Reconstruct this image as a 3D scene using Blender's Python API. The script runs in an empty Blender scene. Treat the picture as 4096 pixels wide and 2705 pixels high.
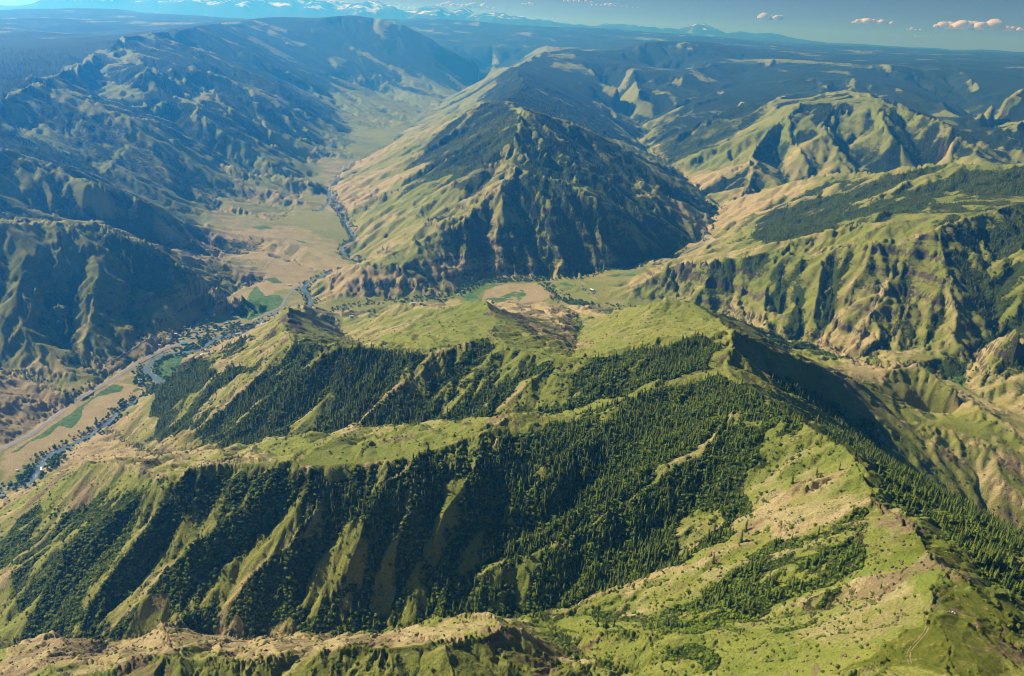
import bpy, bmesh, math, random
import numpy as np
from mathutils import Vector, Matrix
random.seed(7); rng = np.random.default_rng(7)
sc = bpy.context.scene
COL = sc.collection

# ---------------------------------------------------------------- camera
CAM_Z = 1200.0
cam = bpy.data.cameras.new('camera'); cam_ob = bpy.data.objects.new('camera', cam); COL.objects.link(cam_ob)
cam.sensor_width = 36; cam.lens = 28; cam.clip_start = 1; cam.clip_end = 400000
cam_ob.matrix_world = Matrix.Translation((0, 0, CAM_Z)) @ Matrix.Rotation(math.pi/2 - math.radians(21.25), 4, 'X') @ Matrix.Rotation(math.radians(2.56), 4, 'Z')
sc.camera = cam_ob

# ---------------------------------------------------------------- sun and sky
SUN_EL, SUN_AZ = math.radians(34.5), math.radians(-63)      # azimuth from +Y towards +X
SUN_DIR = Vector((math.sin(SUN_AZ)*math.cos(SUN_EL), math.cos(SUN_AZ)*math.cos(SUN_EL), math.sin(SUN_EL)))
world = bpy.data.worlds.new('World'); sc.world = world; world.use_nodes = True
wn = world.node_tree.nodes; wl = world.node_tree.links
sky_tex = wn.new('ShaderNodeTexSky'); sky_tex.sky_type = 'NISHITA'; sky_tex.sun_disc = False
sky_tex.sun_elevation = SUN_EL; sky_tex.sun_rotation = SUN_AZ; sky_tex.altitude = 400
sky_tex.air_density = 0.2; sky_tex.dust_density = 0.6; sky_tex.ozone_density = 1.0
wl.new(sky_tex.outputs[0], wn['Background'].inputs[0])
wn['Background'].inputs[1].default_value = 0.05
sun = bpy.data.lights.new('sun', 'SUN'); sun.energy = 5.0; sun.angle = math.radians(.5); sun.color = (1, .95, .86)
sun_ob = bpy.data.objects.new('sun', sun); COL.objects.link(sun_ob)
sun_ob.rotation_euler = SUN_DIR.to_track_quat('Z', 'Y').to_euler()
vs = sc.view_settings
vs.view_transform = 'Standard'; vs.look = 'None'; vs.exposure = 0.58; vs.gamma = 1; vs.use_curve_mapping = False
sc.cycles.volume_bounces = 1; sc.cycles.max_bounces = 4; sc.cycles.diffuse_bounces = 1
HAZE_DENSITY, HAZE_COLOR, HAZE_G = 6.8e-5, (0.05, 0.36, 1.0, 1), 0.5
sc.cycles.filter_width = 1.0

# survey of the land in metres: x to the right, y away, z up from the valley floor; each line is a ridge, spur or valley bottom
SURVEY = [
 [(516,1761,560),(505,1688,548),(468,1604,530),(480,1481,540),(514,1327,555),(566,1180,572)],
 [(566,1180,572),(551,1092,580),(537,1020,590),(525,982,595),(531,947,603),(534,897,615),(528,850,625),(500,777,645),(486,740,655),(449,685,665),(423,647,672)],
 [(534,897,615),(557,888,613),(571,866,612),(596,850,606),(612,823,595),(628,787,585)],
 [(486,740,655),(486,716,657),(485,686,660),(489,660,662),(499,636,664),(506,615,664)],
 [(423,647,672),(427,622,676),(419,592,680),(394,546,690),(360,486,705)],
 [(468,625,672),(469,589,678),(469,559,682),(429,494,700)],
 [(369,603,660),(331,578,655),(307,552,650)],
 [(399,636,660),(379,652,635),(353,693,592),(342,722,570),(313,765,532),(289,805,505),(254,819,488),(199,839,462),(219,848,458),(185,869,440),(148,892,420),(120,917,400),(100,941,375)],
 [(71,1060,308),(111,1055,325),(170,1061,348),(242,1077,372),(283,1084,388),(287,1066,420),(348,1102,438),(405,1151,455)],
 [(71,1060,308),(88,1023,330),(141,1001,355),(220,943,400),(223,892,430),(292,866,462),(340,840,490),(380,819,520),(429,807,555)],
 [(71,1060,308),(86,985,340),(101,919,372),(117,868,396),(144,833,410),(179,809,420)],
 [(322,588,645),(315,672,575),(270,734,520),(205,762,480),(142,771,440)],
 [(71,1060,308),(-20,1044,303),(-160,1015,297),(-345,995,292),(-439,995,284),(-513,1003,276),(-590,1014,262),(-668,1020,240),(-845,1057,190)],
 [(-845,1057,190),(-1011,1131,120),(-1200,1217,50)],
 [(-636,1009,252),(-611,949,285),(-567,891,330)],
 [(121,804,425),(102,810,430),(62,822,448),(21,839,462),(9,840,468),(-15,815,474),(-69,789,480),(-124,783,478),(-215,779,474),(-215,779,474),(-267,765,470),(-302,760,466),(-358,763,458),(-389,773,456),(-419,778,452),(-456,774,444),(-465,765,440),(-526,766,425),(-590,770,400),(-671,771,370)],
 [(9,840,468),(-7,888,440),(-39,919,418),(-66,937,400),(-93,955,378),(-120,975,345)],
 [(-118,875,405),(-64,839,440),(-34,821,462)],
 [(-389,773,456),(-447,846,410),(-502,943,352),(-511,953,345)],
 [(-465,765,440),(-584,856,372),(-677,960,305),(-711,1002,280)],
 [(-553,776,420),(-677,882,340),(-775,969,270),(-859,1030,220)],
 [(-601,731,415),(-380,727,446),(-203,728,464),(-64,733,467),(61,756,442),(151,755,448)],
 [(-661,655,380),(-460,630,400),(-290,612,410),(-52,614,400)],
 [(2,609,420),(184,555,500),(282,412,690),(375,393,720)],
 [(468,1604,530),(312,1551,508),(280,1534,492),(190,1457,481),(120,1432,475),(45,1428,486),(-1,1400,490),(-39,1347,487),(-79,1318,482),(-118,1287,479),(-167,1247,477),(-273,1215,475),(-355,1205,472),(-447,1211,470),(-486,1218,468),(-531,1214,465),(-563,1206,455),(-585,1199,443),(-623,1225,430),(-674,1269,412),(-786,1347,378),(-854,1393,350),(-908,1438,310)],
 [(-13,1417,486),(-57,1419,468),(-101,1424,458),(-190,1426,448),(-272,1385,438),(-360,1387,436),(-422,1396,432),(-457,1364,428),(-473,1335,428),(-497,1304,432),(-510,1280,440),(-526,1245,452)],
 [(-908,1438,310),(-1022,1528,210),(-1136,1593,120),(-1217,1622,60)],
 [(-1296,1736,15),(-1273,1790,8),(-1265,1843,8),(-1278,1897,8),(-1296,1964,8),(-1267,2022,8),(-1249,2061,8),(-1230,2125,8),(-1237,2181,8)],
 [(255,1577,474),(112,1547,432),(-114,1603,378),(-349,1608,330),(-530,1637,290),(-671,1694,240),(-815,1718,188),(-951,1804,135),(-950,1868,95),(-1078,1991,50),(-1224,2149,12)],
 [(516,1761,560),(468,1771,545),(350,1773,530),(336,1763,522),(253,1729,502),(202,1720,492),(134,1727,484),(48,1749,480),(5,1786,478),(-51,1853,482),(-145,1832,468),(-204,1806,460),(-426,1818,448),(-496,1848,440),(-559,1888,428),(-608,1935,405)],
 [(-608,1935,405),(-672,1955,360),(-749,1983,310),(-809,2031,275),(-894,2139,245),(-967,2211,235),(-1002,2188,190),(-1064,2194,140),(-1124,2231,80),(-1186,2211,25)],
 [(-559,1888,428),(-656,2139,372),(-711,2376,345),(-671,2399,320),(-632,2403,280),(-581,2488,230)],
 [(-711,2376,345),(-795,2436,260),(-893,2523,180),(-997,2598,90),(-1041,2594,50)],
 [(-671,2399,320),(-859,3010,120),(-932,3291,30)],
 [(-51,1853,482),(-53,2034,440),(-48,2116,432),(-84,2279,430),(-137,2346,402),(-219,2446,345),(-358,2692,262),(-428,2772,240),(-471,2735,205),(-547,2703,150),(-601,2696,110)],
 [(-307,1883,440),(-459,2218,300),(-597,2612,160),(-717,2986,60)],
 [(143,1789,468),(190,2221,335),(239,2622,235),(245,3031,140),(212,3390,50),(193,3557,25)],
 [(245,2664,225),(285,2524,300),(334,2364,385),(402,2231,462),(487,2205,482),(513,2194,484),(538,2138,482),(549,2002,500)],
 [(549,2002,500),(516,1761,560)],
 [(505,1786,545),(392,1913,500),(320,1957,470)],
 [(538,2138,482),(647,2408,380),(842,2817,220),(962,3034,120)],
 [(518,1770,560),(575,1784,525),(665,1845,480),(711,1878,455),(767,1913,430),(874,1955,375),(941,1981,345),(996,1963,310),(1031,1922,285),(1069,1866,260),(1133,1818,240)],
 [(1132,1817,240),(1190,1762,215),(1254,1671,185),(1303,1600,160)],
 [(591,1904,500),(823,2379,300),(962,2629,190)],
 [(560,1727,505),(655,1757,450),(734,1794,395),(814,1826,340),(894,1695,270),(1001,1694,215),(1074,1666,170),(1156,1615,115),(1228,1572,70)],
 [(1228,1572,70),(1352,1498,20)],
 [(1063,2085,275),(1199,2118,200),(1321,2061,148),(1448,2027,112),(1627,2010,80)],
 [(921,2393,250),(972,2204,290),(1132,2384,250),(1123,2204,292),(1253,2245,300),(1259,2145,292),(1293,2073,284),(1313,1983,278),(1353,1881,270),(1421,1768,250)],
 [(1121,2664,150),(1246,2685,130),(1353,2611,150),(1460,2609,165),(1571,2663,160)],
 [(-1372,1772,-6),(-1339,1798,-6),(-1320,1810,-6),(-1303,1823,-6),(-1291,1852,-6),(-1295,1892,-5),(-1307,1926,-5),(-1314,1957,-5),(-1317,1998,-5),(-1311,2026,-5),(-1292,2053,-4),(-1271,2090,-4),(-1261,2127,-4),(-1254,2164,-4),(-1255,2202,-4),(-1250,2242,-4),(-1239,2276,-3),(-1240,2317,-3),(-1233,2350,-3),(-1221,2380,-3),(-1180,2466,-2),(-1210,2504,-1),(-1251,2550,-1),(-1291,2574,0),(-1313,2617,0),(-1320,2672,0),(-1308,2727,1),(-1287,2757,1)],
 [(-1287,2757,1),(-1259,2771,1),(-1233,2778,2),(-1204,2796,2),(-1186,2827,2),(-1180,2877,3),(-1170,2926,3),(-1164,2944,3),(-1133,2964,3),(-1099,2986,4),(-1078,3057,4),(-1059,3089,4),(-1040,3177,5),(-1018,3260,5)],
 [(-1011,3244,5),(-918,3333,6),(-904,3393,7),(-955,3501,8),(-1009,3605,8),(-983,3725,9),(-926,3856,10),(-876,3924,12),(-832,3966,13),(-785,4024,15),(-846,4078,17),(-926,4157,20),(-962,4251,22),(-954,4370,25),(-923,4464,28),(-1251,5359,45),(-1345,5640,52),(-1438,5811,58)],
 [(-1296,5070,40),(-1277,5363,48),(-1373,5713,58),(-1383,6074,68),(-1413,6428,75),(-1414,6693,80),(-1327,7311,92),(-1221,7839,105),(-1265,8634,120),(-1221,9509,135),(-1207,10586,150),(-1098,12556,185),(-787,15574,230),(-700,18185,260)],
 [(-892,3257,6),(-814,3224,8),(-811,3228,10),(-751,3334,12),(-665,3401,14),(-460,3466,16),(-308,3507,18),(-249,3632,20),(-165,3781,22),(10,3831,25),(143,3841,28),(309,3889,32),(470,4016,38),(639,4136,45),(773,4242,50),(887,4319,55),(785,4223,56),(931,4417,64),(1058,4558,70),(1161,4743,76),(1240,5068,82),(1395,5488,90),(1377,5877,100),(1339,6637,118),(1286,7116,130),(1255,7872,145),(1222,8690,160)],
 [(142,3784,28),(195,3625,32),(270,3465,38),(381,3425,44),(509,3380,50),(635,3340,56),(870,3277,62),(948,3153,68),(1013,2986,76),(1080,2959,80),(1137,2947,86),(1183,2883,92),(1216,2808,98),(1253,2734,105),(1284,2600,112)],
 [(1284,2600,112),(1476,2562,120),(1553,2544,126),(1659,2647,140),(1714,2745,170),(1851,2839,225),(1879,2974,310),(1893,3096,370),(1955,3325,430)],
 [(1553,2544,126),(1542,2400,128),(1617,2266,130),(1688,2129,135)],
 [(1300,8181,150),(1222,8690,160),(1526,9238,170),(1419,9687,180),(1263,10654,195),(1090,11766,215)],
 [(-1495,1859,4),(-1476,2025,4),(-1442,2129,4),(-1427,2319,4),(-1413,2453,4),(-1391,2621,4),(-1360,2732,6),(-1326,2851,8),(-1322,3091,12)],
 [(-1322,3091,12),(-1323,3314,14),(-1278,3551,16),(-1195,3640,14),(-1066,3660,10)],
 [(-1408,2054,1),(-1385,2239,1),(-1359,2395,1),(-1311,2483,1),(-1220,2308,1),(-1283,2150,1)],
 [(-1318,2872,6),(-1248,3024,8),(-1240,3280,9),(-1206,3561,9),(-1076,3472,8),(-1097,3155,6)],
 [(-1179,2599,1),(-1210,2569,1),(-1277,2641,1),(-1248,2728,1),(-1162,2791,3),(-1075,2955,4)],
 [(-228,3534,20),(-168,3690,24),(10,3758,30),(139,3657,34),(184,3523,36),(14,3443,26),(-158,3512,20)],
 [(176,3727,36),(329,3652,52),(512,3718,62),(769,3980,72),(626,4043,55),(423,3920,42)],
 [(-830,3307,12),(-693,3275,16),(-548,3379,18),(-419,3407,18)],
 [(-517,3898,190),(-645,3771,120),(-819,3834,60)],
 [(-537,3631,135),(-705,3708,120),(-785,3675,100),(-867,3627,70),(-899,3608,45)],
 [(-855,3418,22),(-670,3500,25),(-553,3498,24),(-399,3520,24),(-319,3553,24)],
 [(-9,4615,462),(-62,4387,420),(-168,4260,355),(-237,4129,300),(-341,3997,250)],
 [(-9,4615,462),(-106,4716,480),(-97,4846,500),(-34,4889,575),(-21,5062,625),(2,5486,700),(-32,6126,655)],
 [(-32,6300,640),(-70,6600,626),(-173,6898,625),(-300,6994,622)],
 [(-173,6898,625),(-73,7800,622),(6,9000,659),(-87,10000,712),(-154,10799,743),(-23,11200,750),(301,12796,852)],
 [(-300,6994,622),(-441,6886,573),(-605,6673,458),(-667,6466,398),(-780,6251,313),(-894,6085,232),(-1021,5912,188),(-1172,5680,136),(-1253,5561,82)],
 [(-154,10799,743),(-320,10795,628),(-552,10586,468),(-707,10175,333),(-842,9663,219),(-955,9251,142)],
 [(-9,4615,462),(151,4501,430),(351,4360,395),(432,4330,360),(566,4391,280),(708,4457,190)],
 [(2,5486,700),(242,5524,640),(476,5651,560),(632,5628,500),(735,5589,430),(819,5579,390),(932,5455,300),(1019,5370,200)],
 [(-252,3678,24),(-169,3849,28),(9,3876,32),(159,3886,36),(310,3922,40),(457,4046,46)],
 [(1245,3572,330),(1358,3565,370),(1516,3546,440),(1684,3627,480),(1843,3669,500),(2011,3726,525),(2162,3741,540),(2310,3657,560)],
 [(1166,3536,310),(1245,3572,330),(1327,3459,345),(1397,3377,370),(1496,3309,420),(1615,3292,450),(1780,3340,492)],
 [(1780,3340,492),(1917,3399,520),(2089,3478,545),(2310,3657,560)],
 [(1166,3536,310),(1010,3547,270),(843,3582,215),(725,3645,190)],
 [(627,3491,58),(769,3500,100),(742,3725,160)],
 [(690,3932,66),(738,3944,90),(725,3645,190)],
 [(1728,2551,330),(1711,2651,250),(1693,2693,190)],
 [(1911,2620,260),(1761,2553,215),(1644,2544,175),(1603,2536,150)],
 [(1730,5792,150),(1785,5592,230),(1830,5388,300),(1914,5231,365),(2006,5246,395),(2157,5079,440),(2285,4880,500),(2301,4539,590),(2362,4312,620),(2487,4200,640),(2590,4184,660),(2775,4080,700)],
 [(1561,5635,100),(1655,5749,115),(1932,5840,190),(2223,6038,225),(2558,6156,255),(2957,6255,280),(3427,6468,290),(4064,6540,300),(4543,6647,310)],
 [(-2419,3229,360),(-2257,3394,330),(-2103,3692,280),(-1901,3813,215),(-1661,3821,115),(-1449,3815,60)],
 [(1189,4747,86),(1248,4295,200),(1257,3882,270)],
 [(1747,7250,330),(1956,7410,420),(2153,7459,520),(2294,7127,600),(2496,7460,680),(2849,7512,710),(3156,7808,750),(3303,7961,765),(3153,7337,740),(3285,6905,690),(3394,6701,640),(3426,6353,560),(3548,6080,450),(3734,6022,400)],
 [(1747,7250,330),(1491,6830,250),(1300,6826,170),(1279,7440,150)],
 [(1726,8118,436),(2067,8245,438),(2594,8514,589),(2969,8708,652),(3463,8954,703)],
 [(1386,8851,260),(1543,8817,320),(2026,9620,450),(2306,10110,530),(2879,11580,610),(2798,11719,640),(3533,13527,740),(4032,13876,770),(3990,11596,760)],
 [(2167,14350,440),(2431,13946,600),(2545,12660,800),(3174,13912,850),(3900,15035,868),(4042,13967,870),(4989,14950,880)],
 [(4989,14950,880),(5312,14313,876),(5635,13182,868),(6893,13744,880),(8004,13564,880),(8903,12938,880)],
 [(4331,14609,890),(5272,15819,900),(5910,15957,900)],
 [(4057,11729,760),(4681,11104,740),(4710,9994,660),(4754,9588,600),(4601,8747,520),(4788,8631,460),(4805,8330,390),(4704,7845,330)],
 [(6368,9576,1106),(5419,9110,825),(4933,8699,674),(4592,8430,556)],
 [(5852,12462,620),(5762,11054,470),(5616,10294,380),(4898,8521,310)],
 [(5055,7446,786),(4450,7359,633),(4354,7647,507)],
 [(-2165,2884,430),(-2030,3047,400),(-1920,3209,380),(-1846,3235,370),(-1768,3289,350),(-1640,3278,310),(-1498,3268,240),(-1330,3242,160),(-1182,3272,60)],
 [(-1430,2541,14),(-1415,2353,10),(-1544,2406,22),(-1642,2426,38),(-1729,2453,60),(-1865,2445,100)],
 [(-1415,2353,10),(-1405,2428,5)],
 [(-1765,2297,105),(-1683,2381,72),(-1602,2403,50),(-1498,2360,32),(-1431,2322,16)],
 [(-1614,2060,75),(-1575,2200,52),(-1521,2260,36),(-1438,2289,13)],
 [(-1574,1986,30),(-1528,2118,35),(-1467,2199,12),(-1434,2204,6)],
 [(-2631,3750,600),(-2566,3960,540),(-2475,3919,500),(-2420,4004,475),(-2334,4015,455),(-2076,3821,420),(-1948,3784,390),(-1889,3816,365),(-1833,3885,310),(-1756,4025,200)],
 [(-3360,4982,620),(-3180,4963,560),(-2899,4739,490),(-2668,4644,420),(-2515,4662,365),(-2278,4438,300),(-2110,4394,225),(-1997,4496,150),(-1749,4386,95)],
 [(-3173,5052,690),(-3310,5624,690),(-3081,5650,640),(-2777,5487,580),(-2613,5483,530),(-2544,5681,500),(-2480,5732,440),(-2336,5690,360),(-2104,5652,250),(-1868,5547,180)],
 [(-3328,5589,760),(-3668,6713,640),(-3113,6208,545),(-2895,6333,500),(-2603,6151,400),(-2308,5928,290),(-2122,5875,210)],
 [(-3608,6523,740),(-3881,7343,760),(-3522,6965,690),(-3178,6607,620),(-2859,6273,570),(-2702,6425,520),(-2383,6170,440),(-2141,6088,330),(-2010,6071,240)],
 [(-3173,5052,690),(-3197,5317,715),(-3320,5839,745),(-3451,6239,760),(-3616,6843,790),(-3880,7703,840),(-4015,8313,890)],
 [(-3087,4114,650),(-3162,4694,670),(-3173,5052,690)],
 [(-3880,7703,840),(-3442,7348,760),(-3041,6941,700),(-3000,7186,640),(-2870,7435,580),(-2450,7033,480),(-2122,6752,330),(-1968,6836,230)],
 [(-4015,8313,890),(-3136,6962,800),(-2970,6839,720)],
 [(-3821,7927,957),(-3935,8316,959),(-3939,9192,1006),(-4025,10237,1040),(-4378,12240,1106),(-4494,14311,1174),(-4181,15444,1192)],
 [(-4116,9572,880),(-3564,9210,830),(-3178,8784,740),(-2852,8709,640),(-2567,8774,560),(-2248,8141,420),(-2028,7818,280),(-1835,7580,180)],
 [(-3549,15088,1209),(-3199,15677,1275),(-2623,15784,1242),(-2063,15665,1088),(-1495,15428,862),(-1065,15463,709),(-686,15485,648),(-281,15798,542)],
 [(-2760,12512,330),(-2274,12275,240),(-1613,11445,170)],
 [(-2600,10897,360),(-2179,9834,230),(-1621,9149,140)],
 [(-2152,8961,200),(-1763,8624,130),(-1319,7999,108)],
 [(-2010,6071,240),(-1645,5661,150),(-1433,5642,100)],
 [(-2041,7338,240),(-1732,7140,150),(-1477,6999,105)],
 [(-2095,5611,190),(-1712,5357,120),(-1429,5222,70)],
 [(-1995,4808,120),(-1724,4797,80),(-1397,4752,50),(-1323,4710,45)],
 [(-1726,4327,110),(-1554,4297,75),(-1317,4320,55),(-1132,4235,35),(-977,4082,18)],
 [(-1712,4077,90),(-1535,4007,45),(-1311,4026,38),(-1133,3936,28),(-1006,3882,18)],
 [(-1606,4095,50),(-1486,4085,30),(-1342,4124,22),(-1168,4065,14),(-1028,3906,10)],
 [(-2063,4999,190),(-1930,5002,130),(-1649,4845,82),(-1446,4928,50)],
 [(-2126,5710,235),(-1914,5683,155),(-1707,5872,100),(-1589,6092,78)],
 [(-2066,6261,300),(-1848,6192,185),(-1745,6574,120),(-1646,6923,90)],
 [(-2047,6662,320),(-1897,6624,225),(-1741,6902,120)],
 [(-2014,7260,340),(-1861,7410,200),(-1593,7563,112)],
 [(-2107,5486,240),(-1780,5262,125),(-1586,5260,80),(-1506,5513,64)],
 [(-2069,5146,220),(-1857,5192,96),(-1593,5113,56),(-1496,5209,50)],
 [(-2094,5916,205),(-1855,5826,112),(-1612,5715,68)],
 [(-2088,6550,285),(-1944,6648,160),(-1634,6709,80)],
 [(-2092,7197,280),(-1915,7245,160),(-1641,7310,98)],
 [(-2161,8222,260),(-1906,8189,145),(-1730,8230,104)],
 [(-12878,17837,1009),(-11552,18723,1095),(-10352,19412,1174),(-9163,19450,1178),(-8832,19602,1147),(-8004,19415,1194),(-7188,19199,1178),(-6500,18914,1102),(-5839,18080,1087)],
 [(-8230,11325,847),(-7650,12318,871),(-6765,12257,828),(-5806,11631,873),(-4732,9930,922)],
 [(-6187,8484,845),(-5553,8912,867),(-5202,9121,874),(-4697,8828,867)],
 [(-5315,7263,817),(-4773,7630,819),(-4469,7812,841),(-4371,8435,873)],
 [(-3933,23676,1321),(-2485,23871,1345),(-1504,23953,1348),(-514,23994,1332),(1016,24979,1302),(2943,26839,1300),(4988,28568,1237)],
 [(-313,17497,515),(-167,17799,598),(-21,19000,751)],
 [(-1179,18963,828),(-486,17993,667)],
 [(-6,15000,624),(317,13496,838),(735,13480,909),(957,13967,888),(1539,14921,901),(2180,15346,1050),(2767,15759,1083)],
 [(435,17495,835),(1382,17947,850),(2053,18386,868)],
 [(4024,27709,1260),(6788,29222,1168),(11305,34179,1037),(12966,33584,1060),(16393,34282,1100),(20168,34543,1163),(23630,34722,1183)],
 [(2318,15831,1057),(2883,15738,1088),(3598,16615,1070),(4788,17352,1047),(6301,18981,978),(7759,20586,1106),(8629,21320,1091),(8099,18287,1008),(8733,16874,988),(9120,15519,969),(10176,14847,962)],
 [(2290,14318,753),(3351,15134,953),(4539,15343,931),(5975,15380,950),(7375,14199,910),(8121,13786,923)],
 [(1138,11946,453),(1680,11073,534),(2075,11616,640)],
 [(6775,19877,1010),(7757,20587,1120),(8227,19864,1078)],
 [(735,13480,909),(1006,11456,669),(1217,10530,548)],
 [(1611,14410,916),(1510,11501,727),(1456,10500,542)],
 [(2441,45935,1241),(6599,45524,1415),(9014,45108,1539),(11382,44570,1424),(13670,43922,1259),(15155,43432,1064)],
 [(-44589,40148,700),(-41680,43160,700),(-38567,45963,700),(-35267,48541,700),(-31795,50883,700),(-28168,52977,700),(-24404,54813,700),(-20521,56382,700),(-16538,57676,700),(-12475,58689,700),(-8350,59416,700),(-4185,59854,700),(0,60000,700),(4185,59854,700),(8350,59416,700),(12475,58689,700),(16538,57676,700),(20521,56382,700),(24404,54813,700),(28168,52977,700),(31795,50883,700),(35267,48541,700),(38567,45963,700),(41680,43160,700),(44589,40148,700)],
 [(-24957,23090,562),(-17888,28914,791),(-8638,32884,942),(-3740,33794,1117),(538,33996,1087)],
 [(-24450,31658,1073),(-23014,32717,1031),(-20972,34061,1240),(-20095,34586,1279),(-19067,35163,1459),(-18459,35486,1393),(-17806,35818,1553),(-17056,36181,1538),(-16687,36353,1627),(-16175,36584,1551),(-15418,36909,1662),(-15098,37041,1597),(-14368,37331,1741),(-13638,37603,1696),(-13052,37811,1834),(-12359,38043,1713),(-11951,38173,1600),(-11466,38321,1660),(-10731,38534,1732),(-10446,38612,1880),(-10046,38718,1826),(-9491,38858,1656),(-8985,38978,1655),(-8342,39120,1746)],
 [(-9141,38942,1660),(-8759,39029,1665),(-8306,39128,1798),(-7800,39232,1908),(-7204,39346,1836),(-6811,39416,1816),(-6085,39534,1824),(-5754,39584,1726),(-5387,39636,1805),(-4548,39741,1627),(-3805,39819,1665),(-3192,39872,1622),(-2291,40936,1595),(-1337,41979,1554),(-900,41990,1465),(-465,41997,1415)],
 [(451,1478,536),(437,1394,534),(406,1346,522),(378,1306,508),(353,1271,493),(316,1261,480),(285,1241,467),(256,1221,453),(268,1231,460),(234,1211,445),(201,1191,429),(175,1179,419),(149,1167,409),(124,1155,398),(92,1143,387),(61,1131,376),(37,1123,368),(13,1114,360),(-10,1105,353),(-34,1097,346)],
 [(551,1119,579),(523,1107,568),(497,1101,555),(476,1100,543),(457,1102,529),(435,1104,512),(413,1107,494),(393,1116,474),(372,1123,455),(338,1106,442),(312,1083,430)],
 [(521,984,596),(500,982,586),(480,982,574),(460,983,562),(440,986,549),(420,990,536),(401,996,523),(382,1001,510),(363,1010,496),(343,1019,481),(308,1012,461),(279,1031,436),(258,1042,418),(236,1050,401),(270,1035,428),(247,1040,409),(223,1042,394),(190,1050,375),(167,1048,363),(144,1046,352),(106,1017,343)],
 [(497,774,647),(484,780,637),(473,789,625),(463,801,611),(447,810,591),(431,820,571),(416,827,557),(400,832,545),(385,841,532),(370,850,518),(351,860,503),(333,871,486)],
 [(-530,1212,467),(-561,1201,458),(-576,1182,434),(-598,1159,399),(-612,1137,372),(-627,1119,348),(-639,1107,332),(-653,1096,315),(-667,1084,297),(-683,1076,280),(-699,1069,263)],
 [(-389,1187,458),(-411,1171,446),(-432,1156,433),(-456,1141,418),(-480,1126,401),(-498,1116,389),(-517,1106,375),(-540,1091,355),(-565,1075,331),(-591,1055,304),(-615,1037,279),(-637,1020,254)],
 [(-583,1196,445),(-611,1198,425),(-639,1198,405),(-666,1197,386),(-697,1193,362),(-729,1189,339),(-756,1187,321),(-783,1187,303),(-817,1189,282),(-852,1191,261),(-909,1201,228),(-952,1204,201),(-995,1207,175)],
 [(-319,1155,428),(-331,1135,416),(-344,1116,403),(-356,1099,389),(-388,1077,368),(-403,1065,357),(-418,1054,344),(-433,1028,317),(-441,1005,293)],
 [(-166,1243,478),(-188,1213,467),(-210,1188,455),(-220,1164,438),(-230,1142,422),(-241,1104,391),(-249,1086,374),(-257,1068,356),(-275,1048,333)],
 [(-114,1255,467),(-134,1218,458),(-154,1189,445),(-165,1157,423),(-176,1126,397),(-190,1103,371)],
 [(-24,1322,477),(-40,1281,469),(-56,1248,458),(-72,1218,446),(-85,1192,432),(-98,1169,416),(-107,1149,401),(-117,1133,384)],
 [(211,1462,486),(183,1403,486),(158,1361,480),(136,1327,469),(115,1303,453)],
 [(115,1308,455),(89,1239,439),(61,1203,411)],
 [(-540,1197,444),(-545,1180,420),(-549,1162,397),(-560,1149,377),(-570,1134,358),(-586,1122,339),(-601,1109,321),(-617,1097,305),(-632,1085,289),(-646,1072,274),(-659,1057,260),(-662,1028,242)],
 [(-637,1198,393),(-660,1188,363),(-680,1175,336),(-703,1166,313),(-724,1155,292),(-740,1136,271),(-754,1116,252),(-751,1092,240),(-748,1066,231)],
 [(-738,1276,370),(-766,1273,346),(-795,1270,322),(-822,1269,302),(-848,1267,281),(-875,1265,262),(-908,1268,241),(-941,1270,221),(-973,1269,203),(-1000,1263,187),(-1025,1253,173),(-1048,1240,162)],
 [(-348,1173,439),(-368,1159,423),(-387,1146,407),(-406,1132,392),(-424,1119,377),(-446,1104,361),(-467,1090,345),(-488,1076,329),(-501,1058,312),(-514,1041,296),(-472,924,354)],
 [(-284,1173,434),(-287,1154,412),(-289,1134,391),(-304,1112,371),(-318,1089,351),(-322,1070,336),(-325,1050,323),(-328,1028,311)],
 [(-187,1168,415),(-197,1147,394),(-206,1126,375),(-212,1102,355),(-218,1078,336),(-219,1050,317),(-220,1021,300)],
 [(-119,1200,425),(-130,1172,402),(-141,1144,380),(-154,1119,360),(-166,1093,342),(-167,1070,327),(-166,1048,313),(-166,1024,300)],
 [(6,1272,442),(-11,1245,426),(-27,1219,411),(-43,1193,397),(-58,1169,382),(-73,1145,368),(-88,1122,354),(-96,1095,337),(-104,1068,321),(-111,1041,307)],
 [(406,1544,518),(371,1508,504),(336,1471,492),(300,1438,481),(264,1402,474),(229,1362,469)],
 [(184,1309,451),(162,1289,438),(139,1267,427),(117,1247,416),(96,1226,405),(75,1207,394),(49,1187,383),(24,1167,371),(-1,1148,360),(-20,1130,351),(-39,1112,341),(-58,1094,332),(-57,1072,318),(-57,1049,306)],
 [(444,1229,509),(421,1223,492),(397,1214,476),(373,1205,461),(348,1193,447),(321,1189,435),(293,1185,424),(265,1180,413),(242,1167,401),(218,1154,390),(195,1141,378),(172,1127,368),(149,1114,357),(123,1100,345),(97,1086,332),(71,1074,319)],
 [(-97,1829,475),(-136,1809,470),(-174,1792,463),(-201,1749,443),(-228,1712,422),(-255,1692,407),(-281,1672,392),(-309,1646,371),(-337,1620,351),(-323,1356,455),(-352,1295,465),(-374,1230,476),(-395,1210,478),(-419,1205,471)],
 [(-425,1816,449),(-484,1798,416),(-524,1784,389),(-564,1773,360),(-600,1764,335),(-636,1757,308),(-670,1719,267),(-736,1715,230),(-771,1666,226)],
 [(-557,1882,428),(-589,1838,380),(-634,1837,350),(-679,1835,320),(-731,1811,275),(-759,1796,250),(-787,1779,226),(-843,1769,186)],
 [(-347,1793,435),(-380,1772,411),(-413,1753,386),(-447,1735,362),(-474,1722,342),(-501,1708,322),(-527,1693,304),(-570,1682,280),(-610,1665,259)],
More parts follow.
